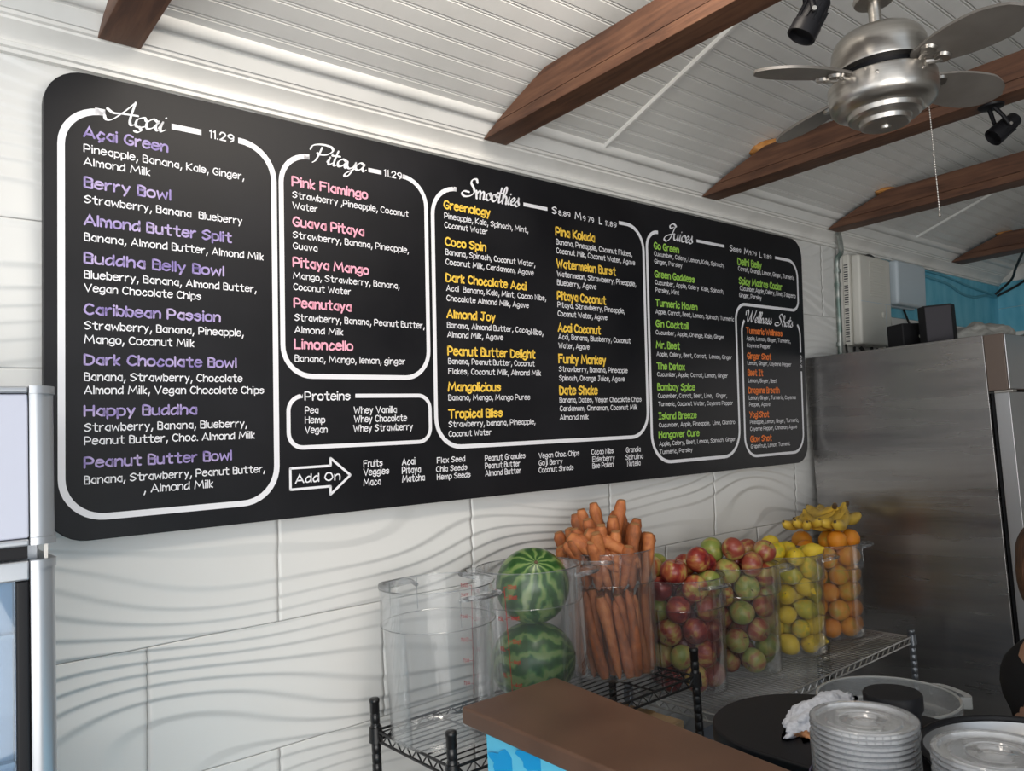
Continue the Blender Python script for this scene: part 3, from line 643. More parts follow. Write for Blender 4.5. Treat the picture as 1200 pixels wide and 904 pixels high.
def script(s, u0, v0, u1, cap, wt=1.0):
    x = 0; mb = MB(); tot = sum(SG[c][0] if c in SG else 3 for c in s)
    sx = (u1-u0)/tot; sy = cap/10.
    for ch in s:
        if ch in SG:
            for st in SG[ch][1]:
                p = [tuple(float(q) for q in k.split(',')) for k in st.split()]
                p = catmull(p, False, 6) if len(p) > 2 else [tuple(p[0][q]+(p[1][q]-p[0][q])*k/4 for q in (0, 1)) for k in range(5)]
                q = [(u0+(x+a+(b-1)*.16)*sx, v0+b*sy) for a, b in p]; ws = []
                for i in range(len(q)):
                    a = q[max(i-1, 0)]; b = q[min(i+1, len(q)-1)]; an = math.atan2(b[1]-a[1], b[0]-a[0])
                    ws.append(wt*cap*(.05+.12*abs(math.sin(an-R(35)))**1.3))
                ribbon(mb, q, ws, OFF+.0013)
            x += SG[ch][0]
        else: x += 3
    mb.xf(WM); tag(mb.obj('script_heading', M['white_ink'], board, fix=False))
script('Açai', .418, .786, .538, .056, .75)
script('Pitaya', .912, .789, 1.070, .049)
script('Smoothies', 1.415, .778, 1.638, .056)
script('Juices', 2.385, .768, 2.553, .060)
script('Wellness', 2.915, .474, 3.11, .050); script('Shots', 3.145, .470, 3.285, .050)
# ================================================================== CEILING FAN
FX, FY = 1.88, -1.152
fan = thing('ceiling_fan', 'brushed nickel ceiling fan with four grey blades and a bead pull chain', 'ceiling fan', (FX, FY, 2.30))
def fz(z): return z-2.30
MB().lathe([(.0, fz(2.965)), (.065, fz(2.965)), (.062, fz(2.935)), (.03, fz(2.915)), (.015, fz(2.912))][::-1], n=32).obj('ceiling_canopy', M['nickel'], fan, SM)
MB().lathe([(.0145, fz(2.53)), (.0145, fz(2.93))], n=20).obj('downrod', M['nickel'], fan, SM)
MB().lathe([(.0148, fz(2.618)), (.044, fz(2.622)), (.047, fz(2.630)), (.043, fz(2.642)), (.0148, fz(2.648))], n=32).obj('rod_collar', M['nickel'], fan, SM)
MB().lathe([(.0, fz(2.447)), (.085, fz(2.447)), (.1075, fz(2.448)), (.1085, fz(2.452)), (.1085, fz(2.488)), (.1065, fz(2.505)), (.100, fz(2.521)), (.088, fz(2.534)), (.066, fz(2.544)), (.03, fz(2.548)), (.022, fz(2.556)), (.0, fz(2.556))], n=64).obj('motor_housing', M['nickel'], fan, R(24))
MB().lathe([(.0, fz(2.415)), (.088, fz(2.415)), (.088, fz(2.449)), (.0, fz(2.449))], n=48).obj('motor_rotor', M['blacks'], fan, SM)
bowl = MB().lathe([(.0, fz(2.305)), (.010, fz(2.306)), (.012, fz(2.312)), (.050, fz(2.313)), (.056, fz(2.316)), (.058, fz(2.326)), (.060, fz(2.328)), (.074, fz(2.330)), (.081, fz(2.335)), (.083, fz(2.346)), (.085, fz(2.348)), (.100, fz(2.351)), (.111, fz(2.357)), (.118, fz(2.366)), (.1215, fz(2.378)), (.1215, fz(2.418)), (.119, fz(2.421)), (.0, fz(2.421))], n=72).obj('switch_housing', M['nickel'], fan, R(24))
for a in (200, 250): MB().lathe([(.0, 0), (.004, 0), (.004, .004), (0, .005)], n=10).xf(Matrix.Translation((.121*math.cos(R(a)), .121*math.sin(R(a)), fz(2.40))) @ Matrix.Rotation(R(a), 4, 'Z') @ Matrix.Rotation(R(90), 4, 'Y')).obj('screw', M['nickel'], bowl, SM)
def blade_me():
    pts = [(.0, .026), (.03, .040), (.08, .056), (.13, .063), (.18, .062), (.21, .052), (.238, .034), (.250, .012)]
    o = [(x, y) for x, y in pts]+[(.252, -.004)]+[(x-.004, -y*.92) for x, y in reversed(pts)]
    o = catmull(o, True, 2); mb = MB(); mb.prism(o, -.0032, .0032)
    return mb.mesh('blade', M['blade'], SM)
bme = blade_me()
br = MB(); br.tube([(-.055, 0, -.008), (-.02, 0, -.010), (.015, .0, -.008)], [.012, .010, .009], 10)
for dy in (-.022, .022): br.tube([(.0, 0, -.008), (.03, dy, -.008), (.042, dy, -.008)], [.008, .006, .006], 8); br.lathe([(0, -.011), (.016, -.011), (.018, -.004), (0, -.003)], (.045, dy, 0), 20)
brm = br.mesh('blade_bracket', M['nickel'], SM)
for k, a in enumerate((158, 71, -25, -107)):
    Mx = Matrix.Translation((0, 0, fz(2.432))) @ Matrix.Rotation(R(a), 4, 'Z') @ Matrix.Translation((.105, 0, -.004)) @ Matrix.Rotation(R(3), 4, 'Y') @ Matrix.Rotation(R(-14), 4, 'X')
    b = link('blade', bme, fan); b.matrix_local = Mx
    b2 = link('blade_bracket', brm, b)
ch = MB()
cx, cy = .105, -.062
for k in range(48):
    z = fz(2.392)-k*.0062; r = .0019 if k % 1 == 0 else .001
    ch.lathe([(0, -r), (r*.8, -r*.6), (r, 0), (r*.8, r*.6), (0, r)], (cx, cy, z), 6)
ch.lathe([(0, -.006), (.003, -.005), (.0032, .001), (0, .004)], (cx, cy, fz(2.392)-.0062*24), 8)
ch.lathe([(0, -.007), (.0035, -.004), (.0032, .002), (0, .005)], (cx, cy, fz(2.392)-.0062*48), 8)
ch.tube([(.119, -.030, fz(2.40)), (cx+.012, cy+.01, fz(2.40)), (cx, cy, fz(2.392))], .002, 6)
ch.tube([(cx, cy, fz(2.392)), (cx, cy, fz(2.392)-.298)], .0007, 5)
ch.obj('pull_chain', M['nickel'], fan, SM)
# ================================================================== SPOTLIGHTS
def spot(base, head_c, d, label, length=.088, rad=.030):
    d = Vector(d).normalized(); base = Vector(base)
    t = thing('spotlight', label, 'spotlight', base, 'black spotlights fixed under the beams')
    hc = Vector(head_c)-base
    MB().lathe([(0, -.010), (.020, -.010), (.034, -.006), (.036, 0), (0, 0)], n=32).obj('mount_base', M['blacks'], t, SM)
    side = d.cross(Vector((0, 0, 1))).normalized()
    for s in (-1, 1):
        MB().tube([Vector((0, 0, -.006))+side*s*.012, side*s*(rad+.004)*.8+hc*.55+Vector((0, 0, -.002)), side*s*(rad+.003)+hc], [.007, .006, .006], 8).obj('yoke_arm', M['blacks'], t, SM)
    Mx = Matrix.Translation(hc) @ d.to_track_quat('Z', 'Y').to_matrix().to_4x4()
    h = MB().lathe([(0, -length*.5), (rad*.75, -length*.5), (rad*.8, -length*.46), (rad*.8, -length*.3), (rad*.86, -length*.29), (rad*.86, length*.16), (rad, length*.17), (rad*1.02, length*.19), (rad*1.02, length*.5), (rad*.88, length*.5), (rad*.84, length*.36), (0, length*.33)], n=36)
    for k in range(10):
        a = 2*math.pi*k/10; h.box((-.0015, rad*.8, -length*.27), (.0015, rad*.96, length*.15)); 
        n0 = len(h.v)-8
        for i in range(n0, n0+8):
            p = Matrix.Rotation(a, 3, 'Z') @ Vector(h.v[i]); h.v[i] = tuple(p)
    h.xf(Mx).obj('lamp_head', M['blacks'], t, SM)
    for s in (-1, 1): MB().lathe([(0, -.003), (.005, -.003), (.005, .003), (0, .003)], n=10).xf(Matrix.Translation(hc+side*s*(rad+.009)) @ side.to_track_quat('Z', 'Y').to_matrix().to_4x4()).obj('pivot_screw', M['nickel'], t, SM)
    return t
spot((1.550, -1.155, 2.548), (1.540, -1.164, 2.468), (-.335, .40, -.86), 'black spotlight hanging under the beam left of the ceiling fan')
sp2 = spot((2.635, -1.148, 2.548), (2.672, -1.165, 2.480), (-.54, .52, -.58), 'black spotlight under the beam to the right of the fan chain', .09, .028)
tag(MB().tube([(2.72, -1.21, 2.50), (2.78, -1.27, 2.53), (2.86, -1.36, 2.56), (2.9, -1.5, 2.62)], .003, 6).obj('cable', M['cable'], None, SM), 'short black cable running up from the spotlight right of the fan', 'cable')
# ================================================================== STEEL FRIDGE
fr = thing('steel_fridge', 'tall stainless steel upright fridge with dark bronze header beside the wire rack', 'fridge', (3.43, -.02, 0))
def lb(a, b, o): return (tuple(a[i]-o[i] for i in range(3)), tuple(b[i]-o[i] for i in range(3)))
FO = (3.43, -.02, 0)
def fb(name, a, b, m, par=None, w=.002):
    o = MB().box(*lb(a, b, FO)).obj(name, m, par or fr); return bev(o, w, 2) if w else o
fb('side_panel', (3.43, -.79, .12), (3.442, -.025, 1.93), M['ss'])
fb('cabinet_body', (3.443, -.785, .12), (4.22, -.025, 1.926), M['ss'])
fb('side_panel', (4.221, -.79, .12), (4.233, -.025, 1.93), M['ss'])
hd = fb('header', (3.43, -.862, 1.705), (4.233, -.7915, 1.928), M['brown_m'])
fb('header_face', (3.434, -.868, 1.708), (4.23, -.8622, 1.925), M['ssd'], hd)
fb('door_gasket', (3.452, -.808, .14), (4.21, -.7915, 1.695), M['blacks'], None, 0)
dr = fb('door', (3.436, -.862, .14), (3.83, -.809, 1.695), M['ssd'])
fb('door_handle', (3.78, -.893, .85), (3.80, -.863, 1.25), M['blacks'], dr)
dr = fb('door', (3.834, -.862, .14), (4.228, -.809, 1.695), M['ssd'])
fb('door_handle', (3.862, -.893, .85), (3.882, -.863, 1.25), M['blacks'], dr)
fb('hinge', (3.434, -.875, 1.695), (3.48, -.81, 1.7045), M['nickel'], None, .001)
for x, y in ((3.47, -.75), (4.19, -.75), (3.47, -.07), (4.19, -.07)): MB().lathe([(.02, 0), (.022, .02), (.015, .12)], (x-FO[0], y-FO[1], 0), 16).obj('leg', M['blacks'], fr, SM)
# clutter on its top
def rot_box(name, label, cat, c, sx, sy, h, ang, m, z=1.931, bevel=.006):
    o = MB().box((-sx/2, -sy/2, 0), (sx/2, sy/2, h)).obj(name, m, None, None, loc=(c[0], c[1], z)); o.rotation_euler[2] = R(ang); bev(o, bevel, 2)
    return tag(o, label, cat)
def speaker(c, w, d, h, ang, label):
    t = thing('speaker', label, 'speaker', (c[0], c[1], 1.9305), 'black speakers on the steel fridge', (0, 0, R(ang)))
    # trapezoid cabinet: angled cheeks either side of a cloth grille
    poly = [(-w*.30, d/2), (w*.30, d/2), (w/2, -d*.1), (w*.36, -d/2), (-w*.36, -d/2), (-w/2, -d*.1)]
    bev(MB().prism(poly, 0, h).obj('cabinet', M['blackm'], t), .003, 2)
    bev(MB().prism([(-w*.34, -d/2-.004), (w*.34, -d/2-.004), (w*.34, -d/2-.0002), (-w*.34, -d/2-.0002)], .008, h-.008).obj('grille', M['dgrey'], t), .002, 1)
    return t
sp = speaker((3.585, -.565), .145, .13, .165, -62, 'black cornered loudspeaker standing on the fridge in front of the grey bag')
rot_box('speaker_box', 'smaller black box under the pale grey cover box on the fridge', 'speaker', (3.625, -.405), .10, .10, .112, -25, M['blackm'])
t = thing('control_unit', 'low black unit with pale connector marks between the two black speakers', 'electronics', (3.69, -.475, 1.9305))
bev(MB().box((-.05, -.03, 0), (.05, .03, .10)).obj('case', M['blackm'], t), .004)
for k in range(3): MB().lathe([(0, 0), (.007, 0), (.007, .004), (.004, .005), (0, .005)], n=12).xf(Matrix.Translation((-.0502, -.006+.010*(k % 2), .03+k*.022)) @ Matrix.Rotation(R(-90), 4, 'Y')).obj('connector', M['beige'], t, SM)
def crumple(name, label, cat, c, s, m, seed=0, sub=4, amp=.25, fr_=2.4, flat=.02, rot=0):
    bm = bmesh.new(); bmesh.ops.create_icosphere(bm, subdivisions=sub, radius=1)
    for v in bm.verts:
        p = v.co.copy(); k = 1+amp*(noise.noise(p*fr_+Vector((seed, 3, 1)))+.5*abs(noise.noise(p*fr_*3+Vector((seed, 0, 5)))))
        v.co = Vector((p.x*s[0]*k, p.y*s[1]*k, max(p.z*s[2]*k, -s[2]*.0+flat*0)))
    for f in bm.faces: f.smooth = True
    me = bpy.data.meshes.new(name); bm.to_mesh(me); bm.free(); me.materials.append(m)
    o = link(name, me, None, c); o.rotation_euler[2] = R(rot); return tag(o, label, cat)
M['greybag'] = mat('grey_plastic_bag', (.42, .42, .39), .45); noisy(M['greybag'], [(.30, .30, .28), (.50, .50, .47)], sc=24, bump=.8, bdist=.01)
crumple('plastic_bag', 'crumpled grey plastic bag lying on top of the fridge behind the speaker', 'bag', (3.80, -.65, 1.932), (.17, .13, .085), M['greybag'], 2)
crumple('plastic_film', 'white crinkled plastic film at the front edge of the fridge top', 'film', (4.02, -.80, 1.9325), (.17, .04, .03), M['bag'], 5)
# ================================================================== WALL BOXES
def wbox(mb, u0, u1, v0, v1, a, b): mb.box((u0, v0, a), (u1, v1, b)); return mb
def wobj(mb, name, m, par=None, bw=0, sm=None):
    mb.xf(WM); o = mb.obj(name, m, par, sm); return bev(o, bw, 3) if bw else o
eb = thing('electrical_box', 'tall ivory plastic equipment box with louvres, hung on the wall by the conduit', 'equipment box')
U0, U1, V0, V1 = 3.83, 4.185, .405, .872
wobj(wbox(MB(), U0, U1, V0, V1, .0, .035), 'rear_case', M['beige'], eb, .006)
cv = wobj(wbox(MB(), U0+.012, U1-.004, V0+.004, V1-.004, .0355, .085), 'front_cover', M['beige'], eb, .014)
for k in range(15): wobj(wbox(MB(), U0+.11, U1-.07, V1-.035-k*.0125, V1-.030-k*.0125, .085, .0885), 'louvre', M['beige'], cv, .001)
wobj(wbox(MB(), U0+.014, U1-.006, V0+.222, V0+.225, .0852, .0865), 'seam', M['greyb'], cv)
wobj(wbox(MB(), U0+.28, U0+.283, V0+.01, V0+.222, .0852, .0862), 'seam', M['greyb'], cv)
mb = MB(); mb.lathe([(0, 0), (.016, 0), (.016, .006), (.010, .008), (0, .008)], n=20); mb.v = [(x+U0+.25, y+V0+.165, z+.085) for x, y, z in mb.v]; wobj(mb, 'lock', M['beige'], cv, 0, SM)
for k in range(34):
    v = V0+.02+k*.0118
    if 14 < k < 16 or 24 < k < 26: continue
    mb = MB(); mb.box((U0-.0022, v, .008), (U0-.0002, v+.0055, .028)); wobj(mb, 'side_vent', M['dgrey'], eb)
gb = thing('cover_box', 'grey hinged junction box tinted blue, beside the tall ivory box on the wall', 'junction box')
wobj(wbox(MB(), 4.235, 4.585, .635, .884, .0, .035), 'rear_case', M['greyb'], gb, .006)
lid = wobj(wbox(MB(), 4.245, 4.60, .640, .880, .036, .095), 'lid', M['greyb'], gb, .018)
for v in (.68, .82): wobj(wbox(MB(), 4.222, 4.2345, v, v+.03, .01, .05), 'latch', M['beige'], gb, .003)
cd_ = [wall(3.757, .36, .014), wall(3.752, .60, .014), wall(3.75, .80, .014), wall(3.745, .845, .022), wall(3.735, .868, .045), (3.70, -.110, 2.515), (3.655, -.128, 2.540)]
cdo = thing('conduit', 'grey mottled metal conduit climbing the wall to the beam beside the ivory box', 'conduit')
MB().tube(catmull([tuple(p) for p in cd_], False, 4), .0125, 12).obj('pipe', M['conduit'], cdo, SM)
for v in (.42, .72, .79): wobj(MB().lathe([(.0125, 0), (.0165, .001), (.0165, .02), (.0125, .021)], n=16).xf(Matrix(((1, 0, 0, 3.752), (0, 0, -1, v), (0, 1, 0, .014), (0, 0, 0, 1)))), 'coupling', M['conduit'], cdo, 0, SM)
def cable(name, label, pts, r=.004, m='cable', k=4):
    o = MB().tube(catmull([tuple(p) for p in pts], False, k), r, 7).obj(name, M[m], None, SM); return tag(o, label, 'cable')
cable('cable', 'black cable looping below the ivory box beside the conduit', [wall(3.80, .41, .02), wall(3.79, .37, .03), wall(3.80, .345, .03), wall(3.86, .36, .03), wall(3.88, .40, .025)], .006)
cable('cable', 'thick black cable bend under the middle of the ivory box', [wall(3.93, .40, .03), wall(3.94, .37, .05), wall(3.99, .355, .05), wall(4.04, .375, .04), wall(4.05, .402, .03)], .009)
cable('cable', 'short black cable under the right half of the ivory box', [wall(4.12, .403, .03), wall(4.12, .38, .03), wall(4.13, .335, .03)], .005)
cable('cable', 'thin black cable arching over the top of the ivory box', [wall(3.98, .874, .05), wall(4.04, .889, .04), wall(4.14, .886, .02), wall(4.22, .86, .01)], .006)
cable('cable', 'black cable dropping from the junction box to the small black speaker', [wall(4.30, .634, .02), wall(4.28, .56, .03), wall(4.26, .50, .04), (4.2, -.06, 2.02), (4.0, -.2, 1.95)], .006)
cable('cable', 'black cable hanging from the junction box behind the large speaker', [wall(4.47, .634, .02), wall(4.51, .56, .03), wall(4.56, .50, .04), wall(4.60, .36, .04)], .006)
M['bluecable'] = mat('painted_cable', (.10, .36, .48), .5)
cable('cable', 'painted blue cable sagging along the turquoise band', [wall(4.72, .86, .008), wall(5.0, .846, .006), wall(5.15, .835, .006), wall(5.35, .795, .006), wall(5.55, .79, .006), wall(5.75, .815, .006), wall(5.93, .82, .01)], .008, 'bluecable')
cable('cable', 'straight painted blue cable tight under the crown moulding', [wall(4.72, .89, .008), wall(5.1, .882, .006), wall(5.5, .85, .006), wall(5.9, .83, .01)], .007, 'bluecable')
cable('cable', 'black cable rising from the corner to the farthest beam, left of the pair', [wall(5.90, .835, .014), (5.88, -.17, 2.51), (5.70, -.26, 2.56), (5.45, -.40, 2.64), (5.19, -.52, 2.655)], .008)
cable('cable', 'black cable rising from the corner to the farthest beam, right of the pair', [wall(5.93, .825, .014), (5.93, -.22, 2.49), (5.76, -.34, 2.54), (5.50, -.47, 2.60), (5.19, -.60, 2.65)], .008)
# ================================================================== SILVER DISPLAY FRIDGE (left)
lf = thing('display_fridge', 'silver glass-door display fridge with pale header sign, at the left edge', 'fridge', (-.13, -.45, 0))
LO = (-.13, -.45, 0)
def l_(name, a, b, m, par=None, w=.003):
    o = MB().box(*lb(a, b, LO)).obj(name, m, par or lf); return bev(o, w, 2) if w else o
l_('cabinet_body', (-.44, -.575, .05), (.200, -.12, 1.722), M['silverp'])
post = MB(); post.prism([(x-LO[0], y-LO[1]) for x, y in [(.185, -.576), (.185, -.604), (.192, -.608), (.202, -.607), (.211, -.602), (.217, -.594), (.2195, -.584), (.2195, -.56), (.2195, -.14), (.2015, -.14), (.2015, -.576)]], .05, 1.470)
post.obj('corner_post', M['silverp'], lf, SM)
post = MB(); post.prism([(x-LO[0], y-LO[1]) for x, y in [(.185, -.576), (.185, -.604), (.192, -.608), (.202, -.607), (.211, -.602), (.217, -.594), (.2195, -.584), (.2195, -.56), (.2195, -.14), (.2015, -.14), (.2015, -.576)]], 1.492, 1.725)
post.obj('corner_post', M['silverp'], lf, SM)
for z in (1.482, 1.7185):
    pass
def cap(z0, z1, g=.002): 
    MB().prism([(x-LO[0], y-LO[1]) for x, y in [(.184, -.6), (.1845, -.608-g), (.193, -.6105-g), (.203, -.6095-g), (.2125, -.604), (.219, -.5955), (.2215, -.584), (.2215, -.14), (.2198, -.14), (.2198, -.584), (.2172, -.5945), (.2112, -.6025), (.202, -.6078), (.1922, -.6088)]], z0, z1).obj('trim_cap', M['silverp'], lf, SM)
cap(1.716, 1.7275); cap(1.4925, 1.503); cap(1.458, 1.4695)
l_('header_sign', (-.44, -.606, 1.503), (.1835, -.5755, 1.7155), M['lav'])
l_('header_trim', (-.44, -.609, 1.7165), (.1835, -.5755, 1.727), M['silverp'])
l_('header_trim', (-.44, -.609, 1.4915), (.1835, -.5755, 1.5020), M['silverp'])
l_('header_gap', (-.44, -.590, 1.472), (.1835, -.5755, 1.4905), M['blacks'], None, 0)
l_('hinge_pin', (.203, -.600, 1.4702), (.208, -.594, 1.4918), M['nickel'], None, 0)
dd = l_('door_frame', (-.44, -.606, 1.442), (.1835, -.5755, 1.4705), M['silverp'])
l_('door_frame', (.1665, -.604, .08), (.1835, -.5755, 1.4415), M['blacks'])
l_('door_glass', (-.44, -.600, .08), (.166, -.594, 1.4415), M['glass'], None, 0)
M['lit'] = mat('pale_interior', (.45, .55, .66), .5)
l_('interior_back', (-.42, -.5765, .09), (.165, -.5755, 1.44), M['lit'], None, 0)
for z in (.9, 1.18, 1.36): l_('interior_shelf', (-.42, -.593, z), (.165, -.578, z+.006), M['greyb'], None, 0)
# ================================================================== BROWN COUNTER
ct = thing('service_counter', 'brown painted wooden counter ledge over a turquoise panel, bottom centre', 'counter', (1.1, -1.4, 0))
CO = (1.1, -1.4, 0)
top = [(.977, -.549), (1.2495, -.552), (1.10, -1.60), (.99, -2.4), (.86, -2.4), (.93, -1.60)]
bev(MB().prism([(x-CO[0], y-CO[1]) for x, y in top][::-1], 1.012, 1.05).obj('counter_top', M['counter'], ct), .007, 3)
base = [(1.012, -.585), (1.225, -.588), (1.078, -1.60), (.97, -2.38), (.885, -2.38), (.958, -1.60)]
pn = bev(MB().prism([(x-CO[0], y-CO[1]) for x, y in base][::-1], .0, 1.0115).obj('painted_panel', M['cyan'], ct), .003, 1)
tag(pn, 'turquoise painted panel with darker blue flower shapes')
def flower(cy, cz_, s, k):
    t = (cy+.585)/(-1.60+.585); px = 1.012+(.958-1.012)*t
    pts = []
    for i in range(20):
        a = 2*math.pi*i/20; r = s*(1+.22*math.sin(a*5+k)); pts.append((px-.0022, cy+2.0*r*math.cos(a), cz_+r*math.sin(a)))
    n = len(pts); vs = [(x-CO[0]-.05*(y-cy), y-CO[1], z) for x, y, z in pts]; vs2 = [(x+.0016, y, z) for x, y, z in vs]
    MB().add(vs+vs2, [tuple(range(n)), tuple(range(2*n-1, n-1, -1))]+[(i, (i+1) % n, n+(i+1) % n, n+i) for i in range(n)]).obj('flower_motif', M['cyand'], ct)
for i, (a, b, c) in enumerate(((-.655, .950, .024), (-.75, .985, .022), (-.80, .90, .035), (-.92, .97, .03), (-1.0, .9, .03), (-1.15, .96, .035), (-.66, .84, .035), (-.85, .78, .03), (-1.1, .78, .03))): flower(a, b, c, i)
# ================================================================== WIRE RACKS
def truss(mb, p0, p1, h, r1=.0036, r2=.0024, step=.045):
    p0 = Vector(p0); p1 = Vector(p1); d = Vector((0, 0, -h)); Ln = (p1-p0).length; n = max(2, int(Ln/step))
    mb.tube([p0, p1], r1, 8); mb.tube([p0+d, p1+d], r1, 8)
    pts = []
    for k in range(n*2+1): pts.append(p0+(p1-p0)*(k/(n*2))+(d if k % 2 else Vector((0, 0, 0))))
    mb.tube(pts, r2, 5)
def rack(name, label, x0, x1, y0, y1, zs, ztop, wires, wm, pm, group, pr_=.0125):
    t = thing(name, label, 'wire rack', (x0, y0, 0), group)
    o = Vector((x0, y0, 0)); deckm = {}
    # one post with rolled grooves every inch, reused
    prof = [(0, 0), (pr_+.006, 0), (pr_+.006, .02), (pr_, .022)]; z = .05
    while z < ztop-.03: prof += [(pr_, z), (pr_-.0014, z+.0015), (pr_-.0014, z+.0035), (pr_, z+.005)]; z += .0254
    prof += [(pr_, ztop-.012), (pr_+.0012, ztop-.011), (pr_+.0012, ztop-.003), (pr_-.002, ztop), (0, ztop)]
    me = MB().lathe(prof, n=16).mesh('post', pm, R(50)); cm = MB().lathe([(pr_+.0004, -.032), (pr_+.006, -.032), (pr_+.004, .006), (pr_+.0004, .006)], n=16, closed=True).mesh('collar', pm, SM)
    for x, y in ((x0, y0), (x1, y0), (x0, y1), (x1, y1)):
        p = link('post', me, t, (x-x0, y-y0, 0))
        for zz in zs: link('collar', cm, p, (0, 0, zz))
    e = pr_
    for zz in zs:
        for a, b in (((x0+e, y0), (x1-e, y0)), ((x0+e, y1), (x1-e, y1)), ((x0, y0+e), (x0, y1-e)), ((x1, y0+e), (x1, y1-e))):
            mb = MB(); truss(mb, Vector((*a, zz-.004))-o, Vector((*b, zz-.004))-o, .024); mb.obj('edge_rail', wm, t, SM)
        if wires == 'X':
            wme = MB().tube([(e*.4, 0, 0), (x1-x0-e*.4, 0, 0)], .0019, 6).mesh('deck_wire', wm, SM); n = int((y1-y0)/.025)
            for k in range(1, n): link('deck_wire', wme, t, (0, (y1-y0)*k/n, zz-.0022))
            for xx in (.2, .5, .8): MB().tube([((x1-x0)*xx, 0, zz-.0062), ((x1-x0)*xx, y1-y0, zz-.0062)], .0028, 6).obj('cross_wire', wm, t, SM)
        else:
            wme = MB().tube([(0, e*.4, 0), (0, y1-y0-e*.4, 0)], .0018, 6).mesh('deck_wire', wm, SM); n = int((x1-x0)/.0205)
            for k in range(1, n): link('deck_wire', wme, t, ((x1-x0)*k/n, 0, zz-.0022))
            for yy in (.25, .5, .75): MB().tube([(0, (y1-y0)*yy, zz-.0062), (x1-x0, (y1-y0)*yy, zz-.0062)], .0028, 6).obj('cross_wire', wm, t, SM)
    return t
ZA, ZB = .875, .735
rack('black_wire_rack', 'black wire shelving rack holding the empty tub, melons and carrots', 1.032, 1.93, -.425, -.075, [ZA, .30], .955, 'X', M['bwire'], M['bwire'], 'wire racks')
rack('chrome_wire_rack', 'low grey wire shelving rack under the apples, lemons and oranges', 2.02, 3.265, -.475, -.062, [ZB, .22], .76, 'Y', M['chrome'], M['steelpost'], 'wire racks')
# ================================================================== POTS
PR_, PH = .149, .38
def pot_meshes():
    Ht = PH; t = .0028
    prof = [(0, .0), (.127, .0), (.133, .004), (.1405, Ht-.100), (.142, Ht-.098), (.1475, Ht-.096), (PR_-.001, Ht-.006), (PR_+.001, Ht-.004), (PR_+.001, Ht), (PR_-.0025, Ht),
            (PR_-.0035, Ht-.006), (.1448, Ht-.0935), (.139, Ht-.0955), (.1375, Ht-.102), (.130, .008), (.125, .0035), (0, .0035)]
    body = MB().lathe(prof, n=72).mesh('tub_body', M['pc'], SM)
    e = MB()
    e.tube([((.1475)*math.cos(2*math.pi*k/72), .1475*math.sin(2*math.pi*k/72), Ht-.0965) for k in range(73)], .0011, 5, caps=False)
    e.tube([((PR_)*math.cos(2*math.pi*k/72), PR_*math.sin(2*math.pi*k/72), Ht-.0015) for k in range(73)], .0016, 6, caps=False)
    edge = e.mesh('rim_bead', M['pce'], SM)
    h = MB(); r = PR_
    A0 = 18
    for a in (-A0, A0):
        for z0, z1 in ((Ht-.09, Ht-.004),): h.tube([(r*math.cos(R(a))+.0006, r*math.sin(R(a)), z0), (r*math.cos(R(a))+.0006, r*math.sin(R(a)), z1)], .0013, 5)
    p = [(r*math.cos(R(-A0)), r*math.sin(R(-A0)), Ht-.026), (r+.025, -.050, Ht-.018), (r+.044, -.036, Ht-.016), (r+.050, 0, Ht-.016), (r+.044, .036, Ht-.016), (r+.025, .050, Ht-.018), (r*math.cos(R(A0)), r*math.sin(R(A0)), Ht-.026)]
    q = catmull(p, False, 4); h.tube(q, .006, 8)
    # web between the loop and the wall
    pl_ = [(x, y) for x, y, z in q]; n = len(pl_); h.add([(x, y, Ht-.017) for x, y in pl_]+[(x, y, Ht-.020) for x, y in pl_], [tuple(range(n)), tuple(range(2*n-1, n-1, -1))])
    han = h.mesh('handle', M['pce'], SM)
    return body, edge, han
PB, PE, PHN = pot_meshes()
def scale_marks(pot, a0, out=False):
    """red volume scale printed on the wall of the tub, read from outside"""
    mb = MB()
    def put(m2, zc):
        for x, y, z in m2.v: pass
        return m2
    flat = MB(); ribbon(flat, [(0, .06), (0, .345)], .0016); 
    for k, (l, z) in enumerate((('22qt', .345), ('20qt', .318), ('16qt', .262), ('12qt', .20), ('8qt', .145), ('4qt', .085))):
        ribbon(flat, [(0, z), (.008, z)], .0014); m2 = text_mb(l, .011, z-.0045, .0052*len(l)+.003, .0095, .16); flat.add(m2.v, m2.f)
    for k, (l, z) in enumerate((('20L', .332), ('15L', .258), ('10L', .178), ('5L', .108))):
        ribbon(flat, [(-.008, z), (0, z)], .0014); m2 = text_mb(l, -.012-.0058*len(l), z-.0045, .0058*len(l), .0095, .16); flat.add(m2.v, m2.f)
    vs = []
    for x, z, _ in flat.v:
        r = (.1330+(z-.004)/(PH-.104)*.0075+.0006) if z < PH-.1 else .1490
        a = a0+x/r; vs.append((r*math.cos(a), r*math.sin(a), z))
    MB().add(vs, flat.f).obj('volume_scale', M['redink'], pot, fix=False)
def pot(x, y, z, label, ha, tilt=None):
    t = thing('storage_tub', label, 'food tub', (x, y, z+.0005), 'clear round food tubs on the racks')
    b = link('tub_body', PB, t); link('rim_bead', PE, t)
    for a in (ha, ha+180):
        link('handle', PHN, t, None, (0, 0, R(a)))
    return t
P_EMPTY = (1.137, -.238, ZA); P_WM = (1.452, -.236, ZA); P_CAR = (1.808, -.207, ZA); P_AP = (2.180, -.195, ZB); P_AP2 = (2.482, -.217, ZB); P_LEM = (2.790, -.222, ZB); P_OR = (3.115, -.215, ZB)
pe = pot(*P_EMPTY, 'empty clear round tub with red mirrored volume scale, leftmost on the rack', -84); scale_marks(pe, R(17))
pw = pot(*P_WM, 'clear round tub holding two watermelons', -52); scale_marks(pw, R(-157))
pot(*P_CAR, 'clear round tub packed with carrots', 212)
pot(*P_AP, 'clear round tub of mostly red apples, next to the carrots', -101)
